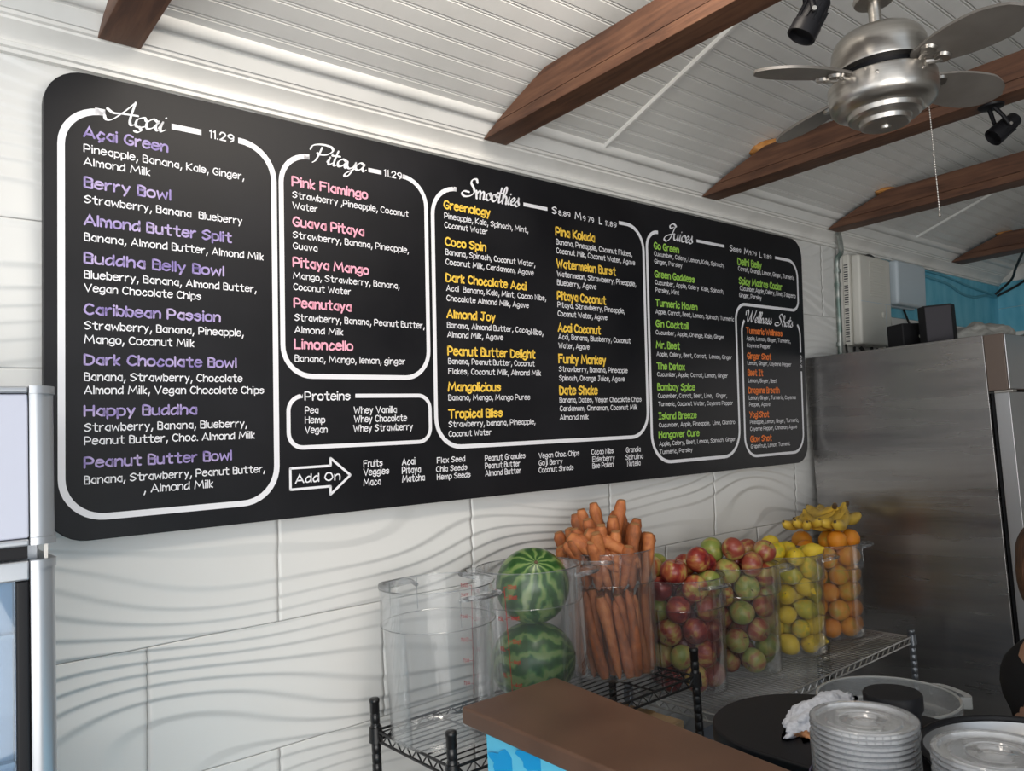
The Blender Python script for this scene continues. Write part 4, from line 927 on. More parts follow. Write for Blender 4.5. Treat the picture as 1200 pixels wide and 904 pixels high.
pot(*P_AP2, 'clear round tub of green and blushed apples, next to the lemons', -50)
pot(*P_LEM, 'clear round tub full of lemons', -62)
pot(*P_OR, 'clear round tub of oranges under the bananas, nearest the steel fridge', -35)
# ---- produce materials
def fruit_mat(name, cols, sc, pos, rough=.35, bump=.0, stretch=(1, 1, 1), rnd=.25, bsc=60, sss=0):
    m = mat(name, cols[0], rough); b = m.node_tree.nodes['Principled BSDF']
    n = N(m, 'ShaderNodeTexNoise'); n.inputs['Scale'].default_value = sc; n.inputs['Detail'].default_value = 4
    oi = N(m, 'ShaderNodeObjectInfo'); tc = N(m, 'ShaderNodeTexCoord'); mp = N(m, 'ShaderNodeMapping'); mp.inputs['Scale'].default_value = stretch
    cx = N(m, 'ShaderNodeCombineXYZ'); ml = N(m, 'ShaderNodeMath', operation='MULTIPLY'); ml.inputs[1].default_value = 37.0; L(m, oi.outputs['Random'], ml.inputs[0]); L(m, ml.outputs[0], cx.inputs[0])
    L(m, tc.outputs['Object'], mp.inputs[0]); L(m, cx.outputs[0], mp.inputs['Location']); L(m, mp.outputs[0], n.inputs['Vector'])
    ad = N(m, 'ShaderNodeMath', operation='MULTIPLY_ADD'); ad.inputs[1].default_value = rnd*2; L(m, oi.outputs['Random'], ad.inputs[0])
    sb = N(m, 'ShaderNodeMath', operation='SUBTRACT'); sb.inputs[1].default_value = rnd; L(m, n.outputs['Fac'], sb.inputs[0]); L(m, sb.outputs[0], ad.inputs[2])
    r = N(m, 'ShaderNodeValToRGB'); e = r.color_ramp.elements
    while len(e) < len(cols): e.new(.5)
    for i, c in enumerate(cols): e[i].position = pos[i]; e[i].color = (*c, 1)
    L(m, ad.outputs[0], r.inputs[0]); L(m, r.outputs[0], b.inputs['Base Color'])
    if bump:
        n2 = N(m, 'ShaderNodeTexNoise'); n2.inputs['Scale'].default_value = bsc; L(m, tc.outputs['Object'], n2.inputs['Vector'])
        q = N(m, 'ShaderNodeBump'); q.inputs['Strength'].default_value = bump; q.inputs['Distance'].default_value = .004; L(m, n2.outputs['Fac'], q.inputs['Height']); L(m, q.outputs[0], b.inputs['Normal'])
    return m
M['apple_r'] = fruit_mat('red_apple_skin', [(.48, .36, .09), (.42, .13, .05), (.30, .035, .025), (.15, .012, .015)], 1.7, [.34, .43, .52, .66], .3, stretch=(1, 1, .35), rnd=.14)
M['apple_g'] = fruit_mat('blushed_apple_skin', [(.24, .29, .06), (.40, .36, .09), (.42, .19, .08), (.30, .06, .04)], 1.5, [.34, .46, .56, .68], .32, stretch=(1, 1, .4), rnd=.2)
M['lemon'] = fruit_mat('lemon_skin', [(.48, .43, .03), (.76, .52, .02), (.80, .58, .05)], 1.6, [.25, .45, .7], .4, .6, bsc=16)
M['orange'] = fruit_mat('orange_skin', [(.52, .38, .03), (.74, .32, .02), (.76, .26, .015)], 1.4, [.18, .38, .7], .4, .6, bsc=16)
M['carrot'] = fruit_mat('carrot_skin', [(.26, .085, .03), (.42, .125, .038), (.55, .20, .065)], 16, [.25, .5, .75], .55, .6, (1, 1, .6), .15, 90)
M['stem'] = mat('brown_stem', (.10, .06, .03), .7)
M['crown'] = mat('carrot_crown', (.34, .16, .06), .8)
bn = M['banana'] = mat('banana_skin', (.78, .52, .05), .45); noisy(bn, [(.10, .05, .015), (.56, .35, .05), (.72, .48, .06)], scale=(1, 1, 1), sc=22, det=6, pos=[.30, .37, .6])
# watermelon: dark green with pale ragged stripes along the meridians
wm_ = M['melon'] = mat('watermelon_rind', (.05, .2, .03), .3); b = wm_.node_tree.nodes['Principled BSDF']
tc = N(wm_, 'ShaderNodeTexCoord'); sx_ = N(wm_, 'ShaderNodeSeparateXYZ'); L(wm_, tc.outputs['Object'], sx_.inputs[0])
at_ = N(wm_, 'ShaderNodeMath', operation='ARCTAN2'); L(wm_, sx_.outputs[1], at_.inputs[0]); L(wm_, sx_.outputs[0], at_.inputs[1])
nz = N(wm_, 'ShaderNodeTexNoise'); nz.inputs['Scale'].default_value = 22; nz.inputs['Detail'].default_value = 6; L(wm_, tc.outputs['Object'], nz.inputs['Vector'])
m1 = N(wm_, 'ShaderNodeMath', operation='MULTIPLY'); m1.inputs[1].default_value = 11; L(wm_, at_.outputs[0], m1.inputs[0])
m2 = N(wm_, 'ShaderNodeMath', operation='MULTIPLY_ADD'); m2.inputs[1].default_value = 12.0; L(wm_, nz.outputs['Fac'], m2.inputs[0]); L(wm_, m1.outputs[0], m2.inputs[2])
sn = N(wm_, 'ShaderNodeMath', operation='SINE'); L(wm_, m2.outputs[0], sn.inputs[0])
rp = N(wm_, 'ShaderNodeValToRGB'); e = rp.color_ramp.elements; e.new(.5); e.new(.6); e[0].position = .25; e[1].position = .55; e[2].position = .7; e[3].position = .95
for i, c in enumerate(((.022, .075, .016), (.04, .12, .025), (.080, .18, .038), (.17, .25, .08))): e[i].color = (*c, 1)
mr = N(wm_, 'ShaderNodeMapRange'); mr.inputs['From Min'].default_value = -1; mr.inputs['From Max'].default_value = 1; L(wm_, sn.outputs[0], mr.inputs[0]); L(wm_, mr.outputs[0], rp.inputs[0]); L(wm_, rp.outputs[0], b.inputs['Base Color'])
def melon(c, rx, rz, rot, label):
    prof = [(math.sin(math.pi*k/28)*rx*(1 if True else 1), -math.cos(math.pi*k/28)*rz) for k in range(29)]
    t = thing('watermelon', label, 'watermelon', c, 'watermelons in the tub', rot)
    MB().lathe([(max(r, 0.0), z) for r, z in prof], n=48).obj('rind', M['melon'], t, R(80))
    MB().lathe([(.006, 0), (.004, .004), (0, .005)], (0, 0, rz-.001), 8).obj('stem_scar', M['stem'], t, SM)
melon((P_WM[0]-.002, P_WM[1], ZA+.1135), .108, .122, (R(80), R(12), R(38)), 'striped watermelon lying at the bottom of the tub')
melon((P_WM[0]+.006, P_WM[1]-.008, ZA+.322), .1045, .110, (R(38), R(-28), 0), 'watermelon on top, rising above the tub rim')
# ---- packing of round fruit
def pack(n, r, squash, heap, seed, rtop=.1425):
    rg = np.random.RandomState(seed); P = np.zeros((n, 3)); k = 0; z = r+.004
    while k < n:
        ring = 6 if r < .041 else 5
        for i in range(ring+1):
            if k >= n: break
            if i < ring: a = 2*math.pi*(i+.5*(int(z/r) % 2))/ring+rg.uniform(-.1, .1); rr = .132-r
            else: a = 0; rr = .01
            P[k] = (rr*math.cos(a), rr*math.sin(a), z+rg.uniform(0, .01)); k += 1
        z += r*1.5
    rad = r*rg.uniform(.90, 1.06, n)
    for it in range(700):
        P[:, 2] -= .0006 if it < 550 else .0001
        for s in range(2):
            D = P[:, None]-P[None]; d = np.sqrt((D**2).sum(-1))+np.eye(n)*9; ov = np.maximum((rad[:, None]+rad[None])*.985-d, 0); ov[d > 5] = 0
            P += (D/d[..., None]*ov[..., None]*.32).sum(1)
            Rw = .1285+np.clip(P[:, 2], 0, PH-.1)/(PH-.1)*.0085; Rw = np.where(P[:, 2] > PH-.085, .1435, Rw)
            q = np.hypot(P[:, 0], P[:, 1])+1e-9; lim = Rw-rad; inside = P[:, 2] < PH+.012; o = (q > lim) & inside
            P[o, 0] *= (lim/q)[o]; P[o, 1] *= (lim/q)[o]
            out = (~inside) & (q > .105); P[out, 0] *= (.105/q)[out]; P[out, 1] *= (.105/q)[out]
            P[:, 2] = np.maximum(P[:, 2], rad+.004)
    return P, rad
def apple_me(name, m):
    prof = []
    for k in range(15):
        a = math.pi*k/14; rr = math.sin(a)*(1+.06*math.cos(a)); zz = -math.cos(a)*.90
        if k >= 12: zz -= (k-11)*.075*1.2
        if k <= 1: zz += (2-k)*.05
        prof.append((max(rr, 0), zz))
    me = MB().lathe(prof, n=20).mesh(name, m, R(80)); return me
AM = {'r': apple_me('skin', M['apple_r']), 'g': apple_me('skin', M['apple_g'])}
STM = MB().tube([(0, 0, .58), (.02, 0, .78), (.08, 0, .95)], [.035, .03, .04], 5).mesh('stem', M['stem'], SM)
lp = [(0, -1.28), (.10, -1.26), (.17, -1.17), (.26, -1.08), (.50, -.92), (.78, -.62), (.95, -.3), (1, 0), (.95, .3), (.78, .62), (.50, .92), (.26, 1.06), (.12, 1.13), (0, 1.15)]
LMM = MB().lathe(lp, n=20).mesh('skin', M['lemon'], R(80)); LST = MB().lathe([(0, 1.13), (.07, 1.14), (.05, 1.18), (0, 1.19)], n=8).mesh('stem_scar', M['stem'], SM)
op = [(math.sin(math.pi*k/14), -math.cos(math.pi*k/14)*.96) for k in range(15)]; op[-1] = (0, .93)
OMM = MB().lathe([(max(a, 0), b) for a, b in op], n=20).mesh('skin', M['orange'], R(80)); OST = MB().lathe([(0, .925), (.09, .945), (.06, .97), (0, .965)], n=7).mesh('stem_scar', M['crown'], SM)
CS = math.cos(yaw), math.sin(yaw)
def where(p):
    """plain words for where a fruit sits in its tub"""
    lv = ('at the bottom', 'low', 'at mid height', 'in the upper part', 'on the heap above the rim')[min(4, int(max(p[2], 0)/(PH*.26)))]
    s = p[0]*CS[0]-p[1]*CS[1]; f = -(p[0]*CS[1]+p[1]*CS[0])
    hz = 'at left' if s < -.045 else ('at right' if s > .045 else 'in the middle')
    dp = 'front' if f > .045 else ('back' if f < -.045 else 'centre')
    return lv, hz, dp
def fill(potp, n, r, seed, name, cat, tubname, kinds, group, colour, sq=1.0):
    P, rad = pack(n, r, 1, 0, seed); rg = random.Random(seed)
    for p, rr in zip(P, rad):
        k = kinds(rg); lv, hz, dp = where(p)
        t = thing(name, '%s %s %s, %s, tub %s' % (colour[k], hz, dp, lv.replace('at the ','').replace('at ','').replace('in the ','').replace('on the heap ',''), tubname), cat, (potp[0]+p[0], potp[1]+p[1], potp[2]+p[2]+.001), group, (rg.uniform(0, 6.28), rg.uniform(0, 6.28), rg.uniform(0, 6.28)))
        t.scale = (rr*1.0,)*3
        if k in AM: link('skin', AM[k], t); link('stem', STM, t)
        elif k == 'l': t.scale = (rr*.93, rr*.93, rr*1.04); link('skin', LMM, t); link('stem_scar', LST, t)
        else: link('skin', OMM, t); link('stem_scar', OST, t)
    return P
fill(P_AP, 41, .0450, 11, 'apple', 'apple', 'beside the carrots', lambda g: 'r' if g.random() < .82 else 'g', 'apples in the tub beside the carrots', {'r': 'red apple', 'g': 'yellow-green apple'})
fill(P_AP2, 40, .0450, 12, 'apple', 'apple', 'beside the lemons', lambda g: 'g' if g.random() < .78 else 'r', 'apples in the tub beside the lemons', {'r': 'red apple', 'g': 'pale blushed apple'})
fill(P_LEM, 54, .0400, 13, 'lemon', 'lemon', 'of lemons', lambda g: 'l', 'lemons in their tub', {'l': 'yellow lemon'})
fill(P_OR, 42, .0425, 14, 'orange', 'orange', 'under the bananas', lambda g: 'o', 'oranges in the tub under the bananas', {'o': 'orange fruit'})
# ---- carrots
def carrot_me(k):
    rg = random.Random(k); Ln = 1.0; pts = []; rs = []
    bx, by = rg.uniform(-.05, .05), rg.uniform(-.05, .05)
    for i in range(12):
        t = i/11; pts.append((bx*math.sin(t*2.6), by*math.sin(t*2.2), -Ln*t))
        r = .078*(1-.50*t**1.15)*(1+.05*rg.uniform(-1, 1)); 
        if i == 0: r *= .62
        if i == 1: r *= .98
        if i == 11: r *= .35
        rs.append(r)
    mb = MB(); mb.tube(pts, rs, 10)
    return mb.mesh('root', M['carrot'], R(60))
CM = [carrot_me(k) for k in range(6)]
CCR = MB().lathe([(.046, .000), (.050, .006), (.03, .016), (.0, .012)], n=10).mesh('crown_cut', M['crown'], SM)
def carrot(top, d, Ln, thick, k, label, group='carrots in the tub'):
    """top = crown end, d = direction the root points in"""
    t = thing('carrot', label, 'carrot', top, group)
    t.rotation_euler = Vector(d).to_track_quat('-Z', 'Y').to_euler(); t.scale = (thick*Ln*0+thick, thick, Ln)
    link('root', CM[k % 6], t); link('crown_cut', CCR, t)
cx0, cy0 = P_CAR[0], P_CAR[1]; rgc = random.Random(3)
def clab(kind, a, z):
    p = (math.cos(a), math.sin(a)); s = p[0]*CS[0]-p[1]*CS[1]; f = -(p[0]*CS[1]+p[1]*CS[0])
    return '%s, %s %s of the tub' % (kind, 'left' if s < -.35 else ('right' if s > .35 else 'middle'), 'front' if f > .3 else ('back' if f < -.3 else 'centre'))
for ring, (rr, n) in enumerate(((.113, 19), (.074, 11), (.034, 5))):
    for i in range(n):
        a = 2*math.pi*(i+.4*ring)/n; b = a+.30+rgc.uniform(-.08, .08); Ln = rgc.uniform(.225, .262)
        lo = Vector((cx0+(rr-.002)*math.cos(b), cy0+(rr-.002)*math.sin(b), ZA+.007)); hi = Vector((cx0+rr*math.cos(a), cy0+rr*math.sin(a), ZA+.007+Ln))
        fl = rgc.random() < .65; top, bot = (hi, lo) if not fl else (lo+Vector((0, 0, .004)), hi)
        dv = bot-top; carrot(top, dv, dv.length, .265 if ring == 0 else .265, i+ring, clab('carrot standing in the lower half', a, 0))
for ring, (rr, n, hh, ln) in enumerate(((.118, 16, .125, .21), (.080, 11, .165, .23), (.038, 6, .20, .24))):
    for i in range(n):
        a = 2*math.pi*(i+.5*ring)/n; up_ = rgc.uniform(-.05, .02)+hh-.03; s = math.cos(a)*CS[0]-math.sin(a)*CS[1]
        out = rr+.022+(.02 if s < 0 else 0); sw = rgc.uniform(-.22, .22)
        top = Vector((cx0+out*math.cos(a+sw), cy0+min(out*math.sin(a+sw), .13), ZA+PH-.03+up_)); top.y = min(top.y, -.115)
        bot = Vector((cx0+(rr-.014)*math.cos(a), cy0+(rr-.014)*math.sin(a), ZA+PH-.115)); d = bot-top
        carrot(top, d, d.length, .275, i+3, clab('blunt carrot end sticking up above the rim', a, 1))
for i, (x0, z0, x1, z1, f) in enumerate(((-.155, .435, .02, .330, .120), (-.13, .43, .09, .315, .130), (-.09, .445, .10, .345, .128), (-.01, .42, .115, .335, .121), (-.17, .415, -.03, .32, .112))):
    e1 = Vector((CS[0], -CS[1], 0)); e2 = Vector((-CS[1], -CS[0], 0))
    top = Vector((cx0, cy0, ZA+z0))+e1*x0*.8+e2*f*.82; bot = Vector((cx0, cy0, ZA+z1-.01))+e1*x1*.8+e2*math.sqrt(max(.0001, .122**2-(x1*.8)**2))*.95; d = bot-top
    carrot(top, d, d.length, .31, i, 'carrot lying slantwise across the front of the rim')
# ---- bananas
def banana_me(k):
    pts = []; rs = []
    for i in range(13):
        t = i/12; a = R(-48+88*t); pts.append((.115*math.sin(a), 0, .115*(1-math.cos(a))))
        r = .0195*(1-abs(2*t-1)**4*.55)
        if i == 0: r = .005
        if i == 1: r = .0062
        if i == 2: r = .011
        if i == 12: r = .004
        rs.append(r)
    return MB().tube(pts, rs, 6).mesh('banana', M['banana'], R(80))
BM = banana_me(0); BT = MB().lathe([(0, -.003), (.0048, -.002), (.0045, .004), (0, .004)], n=6).mesh('tip', M['stem'], SM)
def bunch(c, rotz, tilt, n, label, roll=0, sc=1.0):
    t = thing('banana_bunch', label, 'bananas', c, 'banana bunches on the oranges', (R(roll), R(tilt), R(rotz))); t.scale = (sc,)*3
    root = Vector((-.095, 0, .045))
    for k in range(n):
        a = (k-(n-1)/2)*15
        Mx = Matrix.Translation(root) @ Matrix.Rotation(R(a), 4, 'Z') @ Matrix.Rotation(R(8*((k % 2)-.5)), 4, 'X') @ Matrix.Translation((.090, 0, -.040+.007*(k % 2)))
        b = link('banana', BM, t); b.matrix_local = Mx
        tp = link('tip', BT, b, (.115*math.sin(R(40)), 0, .115*(1-math.cos(R(40)))))
    MB().tube([(-.108, 0, .050), (-.100, 0, .046), (-.088, 0, .040)], [.004, .008, .009], 8).obj('crown', M['stem'], t, SM)
bunch((2.99, -.20, 1.190), 205, 4, 4, 'small yellow banana bunch at the left, over the lemons', 0, 1.1)
bunch((3.09, -.25, 1.185), 165, 10, 5, 'front banana bunch lying with tips towards the room', 0, 1.35)
bunch((3.23, -.20, 1.200), 30, 5, 5, 'rear banana bunch against the steel fridge', 10, 1.3)
# ================================================================== WORK SURFACE
wt = thing('prep_table', 'stainless prep table behind the brown counter', 'table', (1.75, -1.35, 0))
def wb_(name, a, b, m, w=.003): return bev(MB().box(*lb(a, b, (1.75, -1.35, 0))).obj(name, m, wt), w, 2)
bev(MB().prism([(x-1.75, y+1.35) for x, y in [(1.21, -.84), (2.13, -.84), (2.13, -2.2), (1.03, -2.2), (1.10, -1.6), (1.145, -1.3)]], .74, .77).obj('table_top', M['ssd'], wt), .003)
wb_('under_shelf', (1.24, -2.15, .25), (2.09, -.88, .27), M['ssd'])
for x, y in ((1.26, -.88), (2.09, -.88), (1.16, -2.15), (2.09, -2.15)): MB().lathe([(0, 0), (.018, 0), (.02, .03), (.02, .7395), (0, .7395)], (x-1.75, y+1.35, 0), 14).obj('leg', M['steelpost'], wt, SM)
# black oblong bin lid, with a thick rounded rim
def stadium(cx, y0, y1, r, n=24, r2=None):
    p = [(cx+r*math.cos(math.pi*k/n), y1-r+r*math.sin(math.pi*k/n)) for k in range(n+1)]
    return p+[(cx-r, y0), (cx+r, y0)]
kn = thing('black_bin', 'black oblong bin with rounded end and flat lid beside the counter', 'bin', (1.552, -1.1, .7705))
KO = (1.552, -1.1, .7705)
bev(MB().prism([(x-KO[0], y-KO[1]) for x, y in stadium(1.552, -1.62, -.835, .185)], 0, .160).obj('bin_body', M['blackm'], kn), .004)
bev(MB().prism([(x-KO[0], y-KO[1]) for x, y in stadium(1.552, -1.64, -.815, .200)], .1605, .2).obj('bin_lid', M['blacks'], kn), .006, 3)
mb = MB(); mb.box((-.03, -.012, 0), (.0, .012, .02)); mb.tube([(-.032, -.015, .012), (-.032, .015, .012)], .006, 8)
o = mb.obj('latch', M['nickel'], kn, SM, loc=(-.2005, -.16, .165))
# round steel pan with black rim, to the right of the lids
pan = thing('steel_pan', 'round steel pan with a black rim between the two stacks of lids', 'pan', (1.585, -1.42, .9712))
MB().lathe([(0, 0), (.15, 0), (.165, .012), (.172, .03), (.169, .03), (.162, .014), (.148, .004), (0, .003)], n=56).obj('pan_body', M['ssd'], pan, SM)
MB().tube([(.173*math.cos(2*math.pi*k/56), .173*math.sin(2*math.pi*k/56), .0335) for k in range(57)], .0065, 8, caps=False).obj('black_rim', M['blacks'], pan, SM)
# black jar
jr = thing('black_jar', 'black jar with a black lid standing behind the stack of lids', 'jar', (1.565, -1.195, .9712))
MB().lathe([(0, 0), (.046, 0), (.049, .004), (.049, .066), (0, .066)], n=40).obj('jar_body', M['blackm'], jr, SM)
MB().lathe([(0, .0665), (.053, .0665), (.0545, .069), (.0545, .094), (.052, .098), (0, .0985)], n=48).obj('jar_lid', M['blacks'], jr, SM)
# towel
M['towel'] = mat('white_terry', (.62, .64, .70), .95); noisy(M['towel'], [(.50, .52, .58), (.70, .72, .78)], sc=90, bump=1.0, bdist=.004)
M['burnt'] = mat('brown_edge', (.40, .17, .07), .9); noisy(M['burnt'], [(.30, .11, .04), (.50, .25, .12)], sc=70, bump=1, bdist=.004)
tw = crumple('towel', 'crumpled white terry towel with a brown stained edge, lying on the black lid', 'towel', (1.60, -1.02, .973), (.145, .048, .034), M['towel'], 9, 5, .30, 2.2, rot=8)
me = tw.data
me.materials.append(M['burnt'])
for v in me.vertices: v.co.z = max(v.co.z, 0)
for p in me.polygons:
    if p.center.z < .010 and p.center.x < -.03 and p.center.y < 0: p.material_index = 1
# frosted tub
ft = thing('frosted_tub', 'translucent round tub with a side handle at the right, in front of the steel fridge', 'food tub', (1.93, -1.005, .7705))
r = .163; H = .160
MB().lathe([(0, 0), (r*.84, 0), (r*.86, .004), (r*.93, H-.05), (r*.985, H-.047), (r, H-.003), (r-.001, H), (r-.007, H), (r*.955, H-.044), (r*.90, H-.052), (r*.83, .007), (0, .005)], n=64).obj('tub_body', M['frost'], ft, SM)
M['froste'] = clear('translucent_rim', (.75, .77, .78), .45, .15, (.62, .63, .62), k=.8)
MB().tube([((r-.003)*math.cos(2*math.pi*k/64), (r-.003)*math.sin(2*math.pi*k/64), H) for k in range(65)], .004, 7, caps=False).obj('rim_bead', M['froste'], ft, SM)
hm = MB(); q = catmull([(r*math.cos(R(-20)), r*math.sin(R(-20)), H-.008), (r+.022, -.055, H-.012), (r+.036, -.03, H-.014), (r+.038, .0, H-.014), (r+.036, .03, H-.014), (r+.022, .055, H-.012), (r*math.cos(R(20)), r*math.sin(R(20)), H-.008)], False, 4)
n = len(q); inner = [(x-.018 if 0 < i < n-1 else x, y*.9, z) for i, (x, y, z) in enumerate(q)]
hm.add([(x, y, z+.010) for x, y, z in q]+[(x, y, z-.018) for x, y, z in q], [(i, i+1, n+i+1, n+i) for i in range(n-1)])
hm.add([(x, y, z+.010) for x, y, z in q]+[(x, y, z+.010) for x, y, z in inner], [(i, i+1, n+i+1, n+i) for i in range(n-1)])
hme = hm.mesh('handle', M['froste'], SM)
for a in (-32, 148): link('handle', hme, ft, None, (0, 0, R(a)))
# stacks of clear lids
ORD = 'first second third fourth fifth sixth seventh eighth ninth tenth eleventh twelfth thirteenth fourteenth fifteenth sixteenth seventeenth eighteenth nineteenth twentieth'.split()
def lid_me(r):
    pr2 = [(0, .0030), (r*.22, .0030), (r*.24, .0018), (r*.46, .0018), (r*.48, .0034), (r*.70, .0034), (r*.73, .0008), (r*.86, .0005), (r*.89, .0055), (r*.985, .0055), (r, .0050), (r, .0)]
    me = MB().lathe(pr2, n=44).mesh('lid_disc', M['lidm'], SM)
    e = MB()
    for k in range(44):
        a = 2*math.pi*k/44; c, s = math.cos(a), math.sin(a)
        e.tube([(r*c*1.002, r*s*1.002, .0), (r*c*1.004, r*s*1.004, .0045)], .0009, 4)
    e.tube([(r*math.cos(2*math.pi*k/44), r*math.sin(2*math.pi*k/44), .0055) for k in range(45)], .0009, 5, caps=False)
    return me, e.mesh('knurled_rim', M['pce'], SM)
def lid_stack(c, r, n, dz, group, label, lean=(0, 0), seed=0):
    a, b = lid_me(r); rg = random.Random(seed)
    for k in range(n):
        ps = 'topmost clear lid of the ' if k == n-1 else ORD[n-1-k]+' clear lid from the top of the '
        t = thing('bowl_cover', ps+label, 'lid', (c[0]+lean[0]*k+rg.uniform(-.0012, .0012), c[1]+lean[1]*k+rg.uniform(-.0012, .0012), c[2]+dz*k), group, (0, 0, rg.uniform(0, 6)))
        t.rotation_euler = (rg.uniform(-.006, .006), rg.uniform(-.006, .006), rg.uniform(0, 6))
        link('lid_disc', a, t); link('knurled_rim', b, t)

def holder(c, r, zt, label):
    t = thing('lid_holder', label, 'holder', (c[0], c[1], .7705), 'round holders under the lid stacks')
    MB().lathe([(0, 0), (r+.004, 0), (r+.005, zt-.7705), (r+.0025, zt-.7705), (r+.0015, .004), (0, .004)], n=48).obj('holder_wall', M['purple'], t, SM)
M['purple'] = mat('purple_plastic', (.07, .065, .12), .35)
LR = .0815
holder((1.253, -1.292), LR+.002, 1.030, 'dark purple round holder under the stack of lids beside the jar')
lid_stack((1.253, -1.292, .973), LR, 18, .0087, 'clear lids stacked beside the jar', 'stack beside the black jar', (-.0004, -.0003), 1)
holder((1.236, -1.492), LR+.002, 1.030, 'dark purple round holder under the stack of lids at the right edge')
lid_stack((1.236, -1.492, .973), LR, 18, .0087, 'clear lids stacked at the right edge', 'stack at the bottom right corner', (.0003, .0), 2)
# cardboard box under the black rack, grey tote further back
bx = thing('cardboard_box', 'cardboard box under the black wire rack, behind the brown counter', 'box', (1.77, -.25, .3055))
bev(MB().box((-.145, -.13, 0), (.145, .13, .43)).obj('carton', M['card'], bx), .003)
MB().box((-.146, -.02, .4302), (.146, .02, .4308)).obj('tape', mat('brown_tape', (.30, .18, .08), .3), bx)
tb = thing('grey_tote', 'low blue-grey plastic tote on the lower shelf of the grey rack', 'tote', (2.35, -.27, .2255))
M['tote'] = mat('blue_grey_tote', (.26, .30, .38), .5)
bev(MB().box((-.28, -.17, 0), (.28, .16, .27)).obj('tote_body', M['tote'], tb), .012, 3)
bev(MB().box((-.29, -.18, .2705), (.29, .17, .30)).obj('tote_lid', M['tote'], tb), .006, 3)
# ================================================================== PERSON at the right edge
pp = thing('person', 'person in a black shirt with brown hair, cut off by the right edge', 'person', (2.538, -1.178, 0))
M['shirt'] = mat('black_shirt', (.006, .006, .008), .9); M['skin_'] = mat('warm_skin', (.50, .27, .18), .5, Subsurface_Weight=.15); M['hair'] = mat('brown_hair', (.05, .022, .012), .55)
noisy(M['hair'], [(.03, .013, .008), (.10, .045, .022)], scale=(60, 60, 3), sc=2, bump=.5)
def skin_obj(name, joints, edges, radii, m, parent, lv=2):
    me = bpy.data.meshes.new(name); me.from_pydata(joints, edges, []); me.materials.append(m); o = link(name, me, parent)
    md = o.modifiers.new('skin', 'SKIN'); md.use_smooth_shade = True; o.modifiers.new('sub', 'SUBSURF').levels = lv; o.modifiers['sub'].render_levels = lv
    for i, r in enumerate(radii): me.skin_vertices[0].data[i].radius = (r, r) if not isinstance(r, tuple) else r
    for i in range(len(joints)): me.skin_vertices[0].data[i].use_root = (i == 0)
    return o
BJ = [(0, 0, .76), (0, 0, .88), (0, .02, 1.03), (0, .03, 1.12), (.09, 0, .66), (.09, .05, .38), (.09, 0, .08), (.09, .13, .04), (-.09, 0, .66), (-.09, .05, .38), (-.09, 0, .08), (-.09, .13, .04),
      (.14, .02, .87), (.17, .04, .68), (.165, .10, .52), (.16, .12, .46), (-.14, .02, .87), (-.17, .04, .68), (-.165, .10, .52), (-.16, .12, .46)]
BE = [(0, 1), (1, 2), (2, 3), (0, 4), (4, 5), (5, 6), (6, 7), (0, 8), (8, 9), (9, 10), (10, 11), (1, 12), (12, 13), (13, 14), (14, 15), (1, 16), (16, 17), (17, 18), (18, 19)]
BR = [.09, .09, .045, .045, .065, .05, .038, .03, .065, .05, .038, .03, .045, .036, .027, .025, .045, .036, .027, .025]
skin_obj('body', BJ, BE, BR, M['skin_'], pp)
skin_obj('shirt', [(0, 0, .68), (0, 0, .86), (0, .02, 1.0), (.15, .02, .86), (.178, .04, .68), (.17, .10, .54), (-.15, .02, .86), (-.178, .04, .68), (-.17, .10, .54)],
         [(0, 1), (1, 2), (1, 3), (3, 4), (4, 5), (1, 6), (6, 7), (7, 8)], [.115, .12, .062, .062, .052, .040, .062, .052, .040], M['shirt'], pp)
skin_obj('trousers', [(0, 0, .72), (.09, 0, .62), (.09, .05, .38), (.09, 0, .10), (-.09, 0, .62), (-.09, .05, .38), (-.09, 0, .10)], [(0, 1), (1, 2), (2, 3), (0, 4), (4, 5), (5, 6)], [.10, .075, .062, .055, .075, .062, .055], mat('dark_trousers', (.02, .02, .03), .8), pp)
HZ = 0.0
def ell(name, c, s, m, par, sub=3, fn=None):
    bm = bmesh.new(); bmesh.ops.create_icosphere(bm, subdivisions=sub, radius=1)
    for v in bm.verts:
        q = v.co.copy(); q = fn(q) if fn else q; v.co = Vector((c[0]+q.x*s[0], c[1]+q.y*s[1], c[2]+q.z*s[2]))
    for f in bm.faces: f.smooth = True
    me = bpy.data.meshes.new(name); bm.to_mesh(me); bm.free(); me.materials.append(m); return link(name, me, par)
def hf(q):
    if q.z < 0: q.x *= 1+q.z*.28; q.y = q.y*(1+q.z*.12)+(.12*-q.z if q.y > 0 else 0)
    return q
hdp = ell('head', (0, .015, HZ), (.074, .092, .112), M['skin_'], pp, 4, hf)
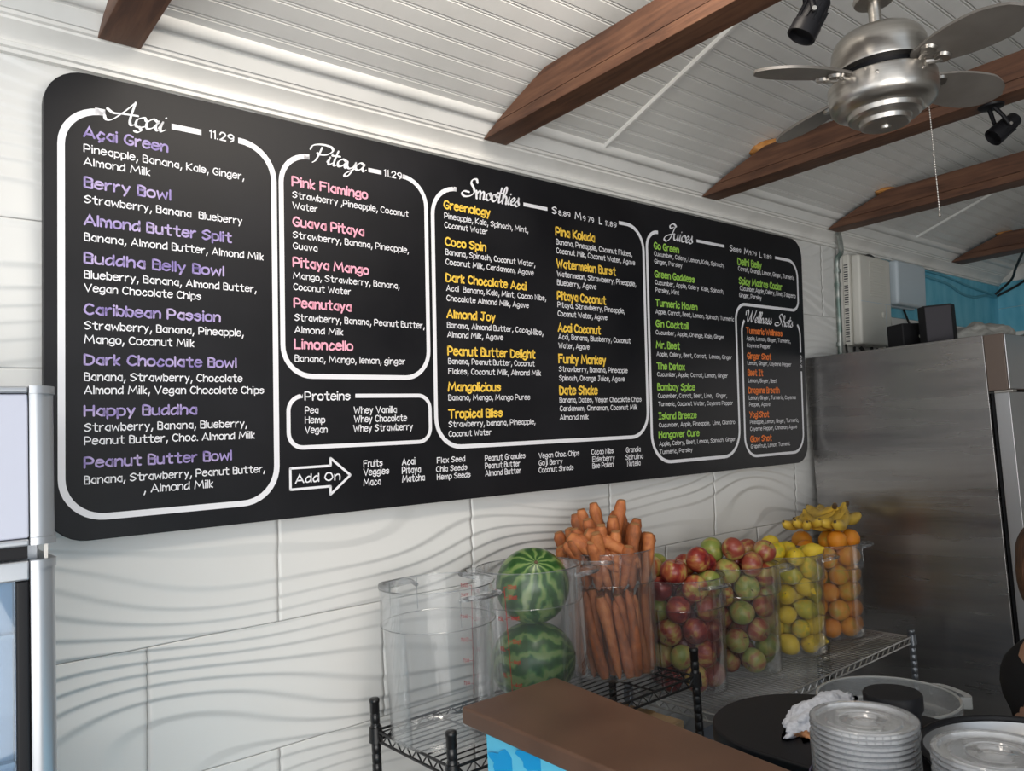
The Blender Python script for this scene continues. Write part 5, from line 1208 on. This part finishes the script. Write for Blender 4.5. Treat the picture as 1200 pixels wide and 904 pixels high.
ell('nose', (0, .112, HZ-.010), (.011, .016, .022), M['skin_'], hdp, 2); ell('mouth', (0, .104, HZ-.05), (.024, .006, .006), mat('lips', (.42, .14, .12), .5), hdp, 2)
for s in (-1, 1):
    ell('eye', (s*.028, .096, HZ+.008), (.011, .007, .006), mat('eye_white', (.7, .7, .7), .2), hdp, 2); ell('ear', (s*.075, .01, HZ-.005), (.008, .018, .028), M['skin_'], hdp, 2)
    ell('pupil', (s*.028, .1035, HZ+.008), (.0045, .002, .0045), M['blacks'], hdp, 2)
def hr(q):
    if q.y > .25: q.z = max(q.z, .25+.0*q.y)
    if q.z < -.2: q.z = -.2+(q.z+.2)*1.9; q.x *= .9
    return q
ell('hair', (0, -.008, HZ+.022), (.088, .103, .108), M['hair'], pp, 4, hr)
for s in (-1, 1):
    hp = (s*.16, .12, .46)
    for k in range(4):
        x = hp[0]+(k-1.5)*.017; skin_obj('finger', [(x, hp[1], hp[2]), (x, hp[1]+.006, hp[2]-.045), (x, hp[1]+.020, hp[2]-.07+.004*abs(k-1))], [(0, 1), (1, 2)], [.010, .008, .0065], M['skin_'], pp, 1)
    skin_obj('finger', [(hp[0]-s*.02, hp[1], hp[2]+.02), (hp[0]-s*.042, hp[1]+.015, hp[2]-.005), (hp[0]-s*.046, hp[1]+.025, hp[2]-.03)], [(0, 1), (1, 2)], [.012, .010, .008], M['skin_'], pp, 1)
hdp.location = (0, .05, 1.185); hdp.rotation_euler = (R(-18), 0, 0)
for o in pp.children:
    if o.name.startswith('hair'): o.location = hdp.location; o.rotation_euler = hdp.rotation_euler
pp.rotation_euler = (0, 0, R(230))
# ---- things that still share a label are told apart by their place from left to right
bpy.context.view_layer.update()
seen = {}
for o in COL.objects:
    if o.parent is None and 'label' in o: seen.setdefault(o['label'], []).append(o)
for lb_, os_ in seen.items():
    if len(os_) > 1:
        os_.sort(key=lambda o: o.matrix_world.translation.x*CS[0]-o.matrix_world.translation.y*CS[1])
        for i, o in enumerate(os_): o['label'] = lb_+', '+ORD[i]+' from left'
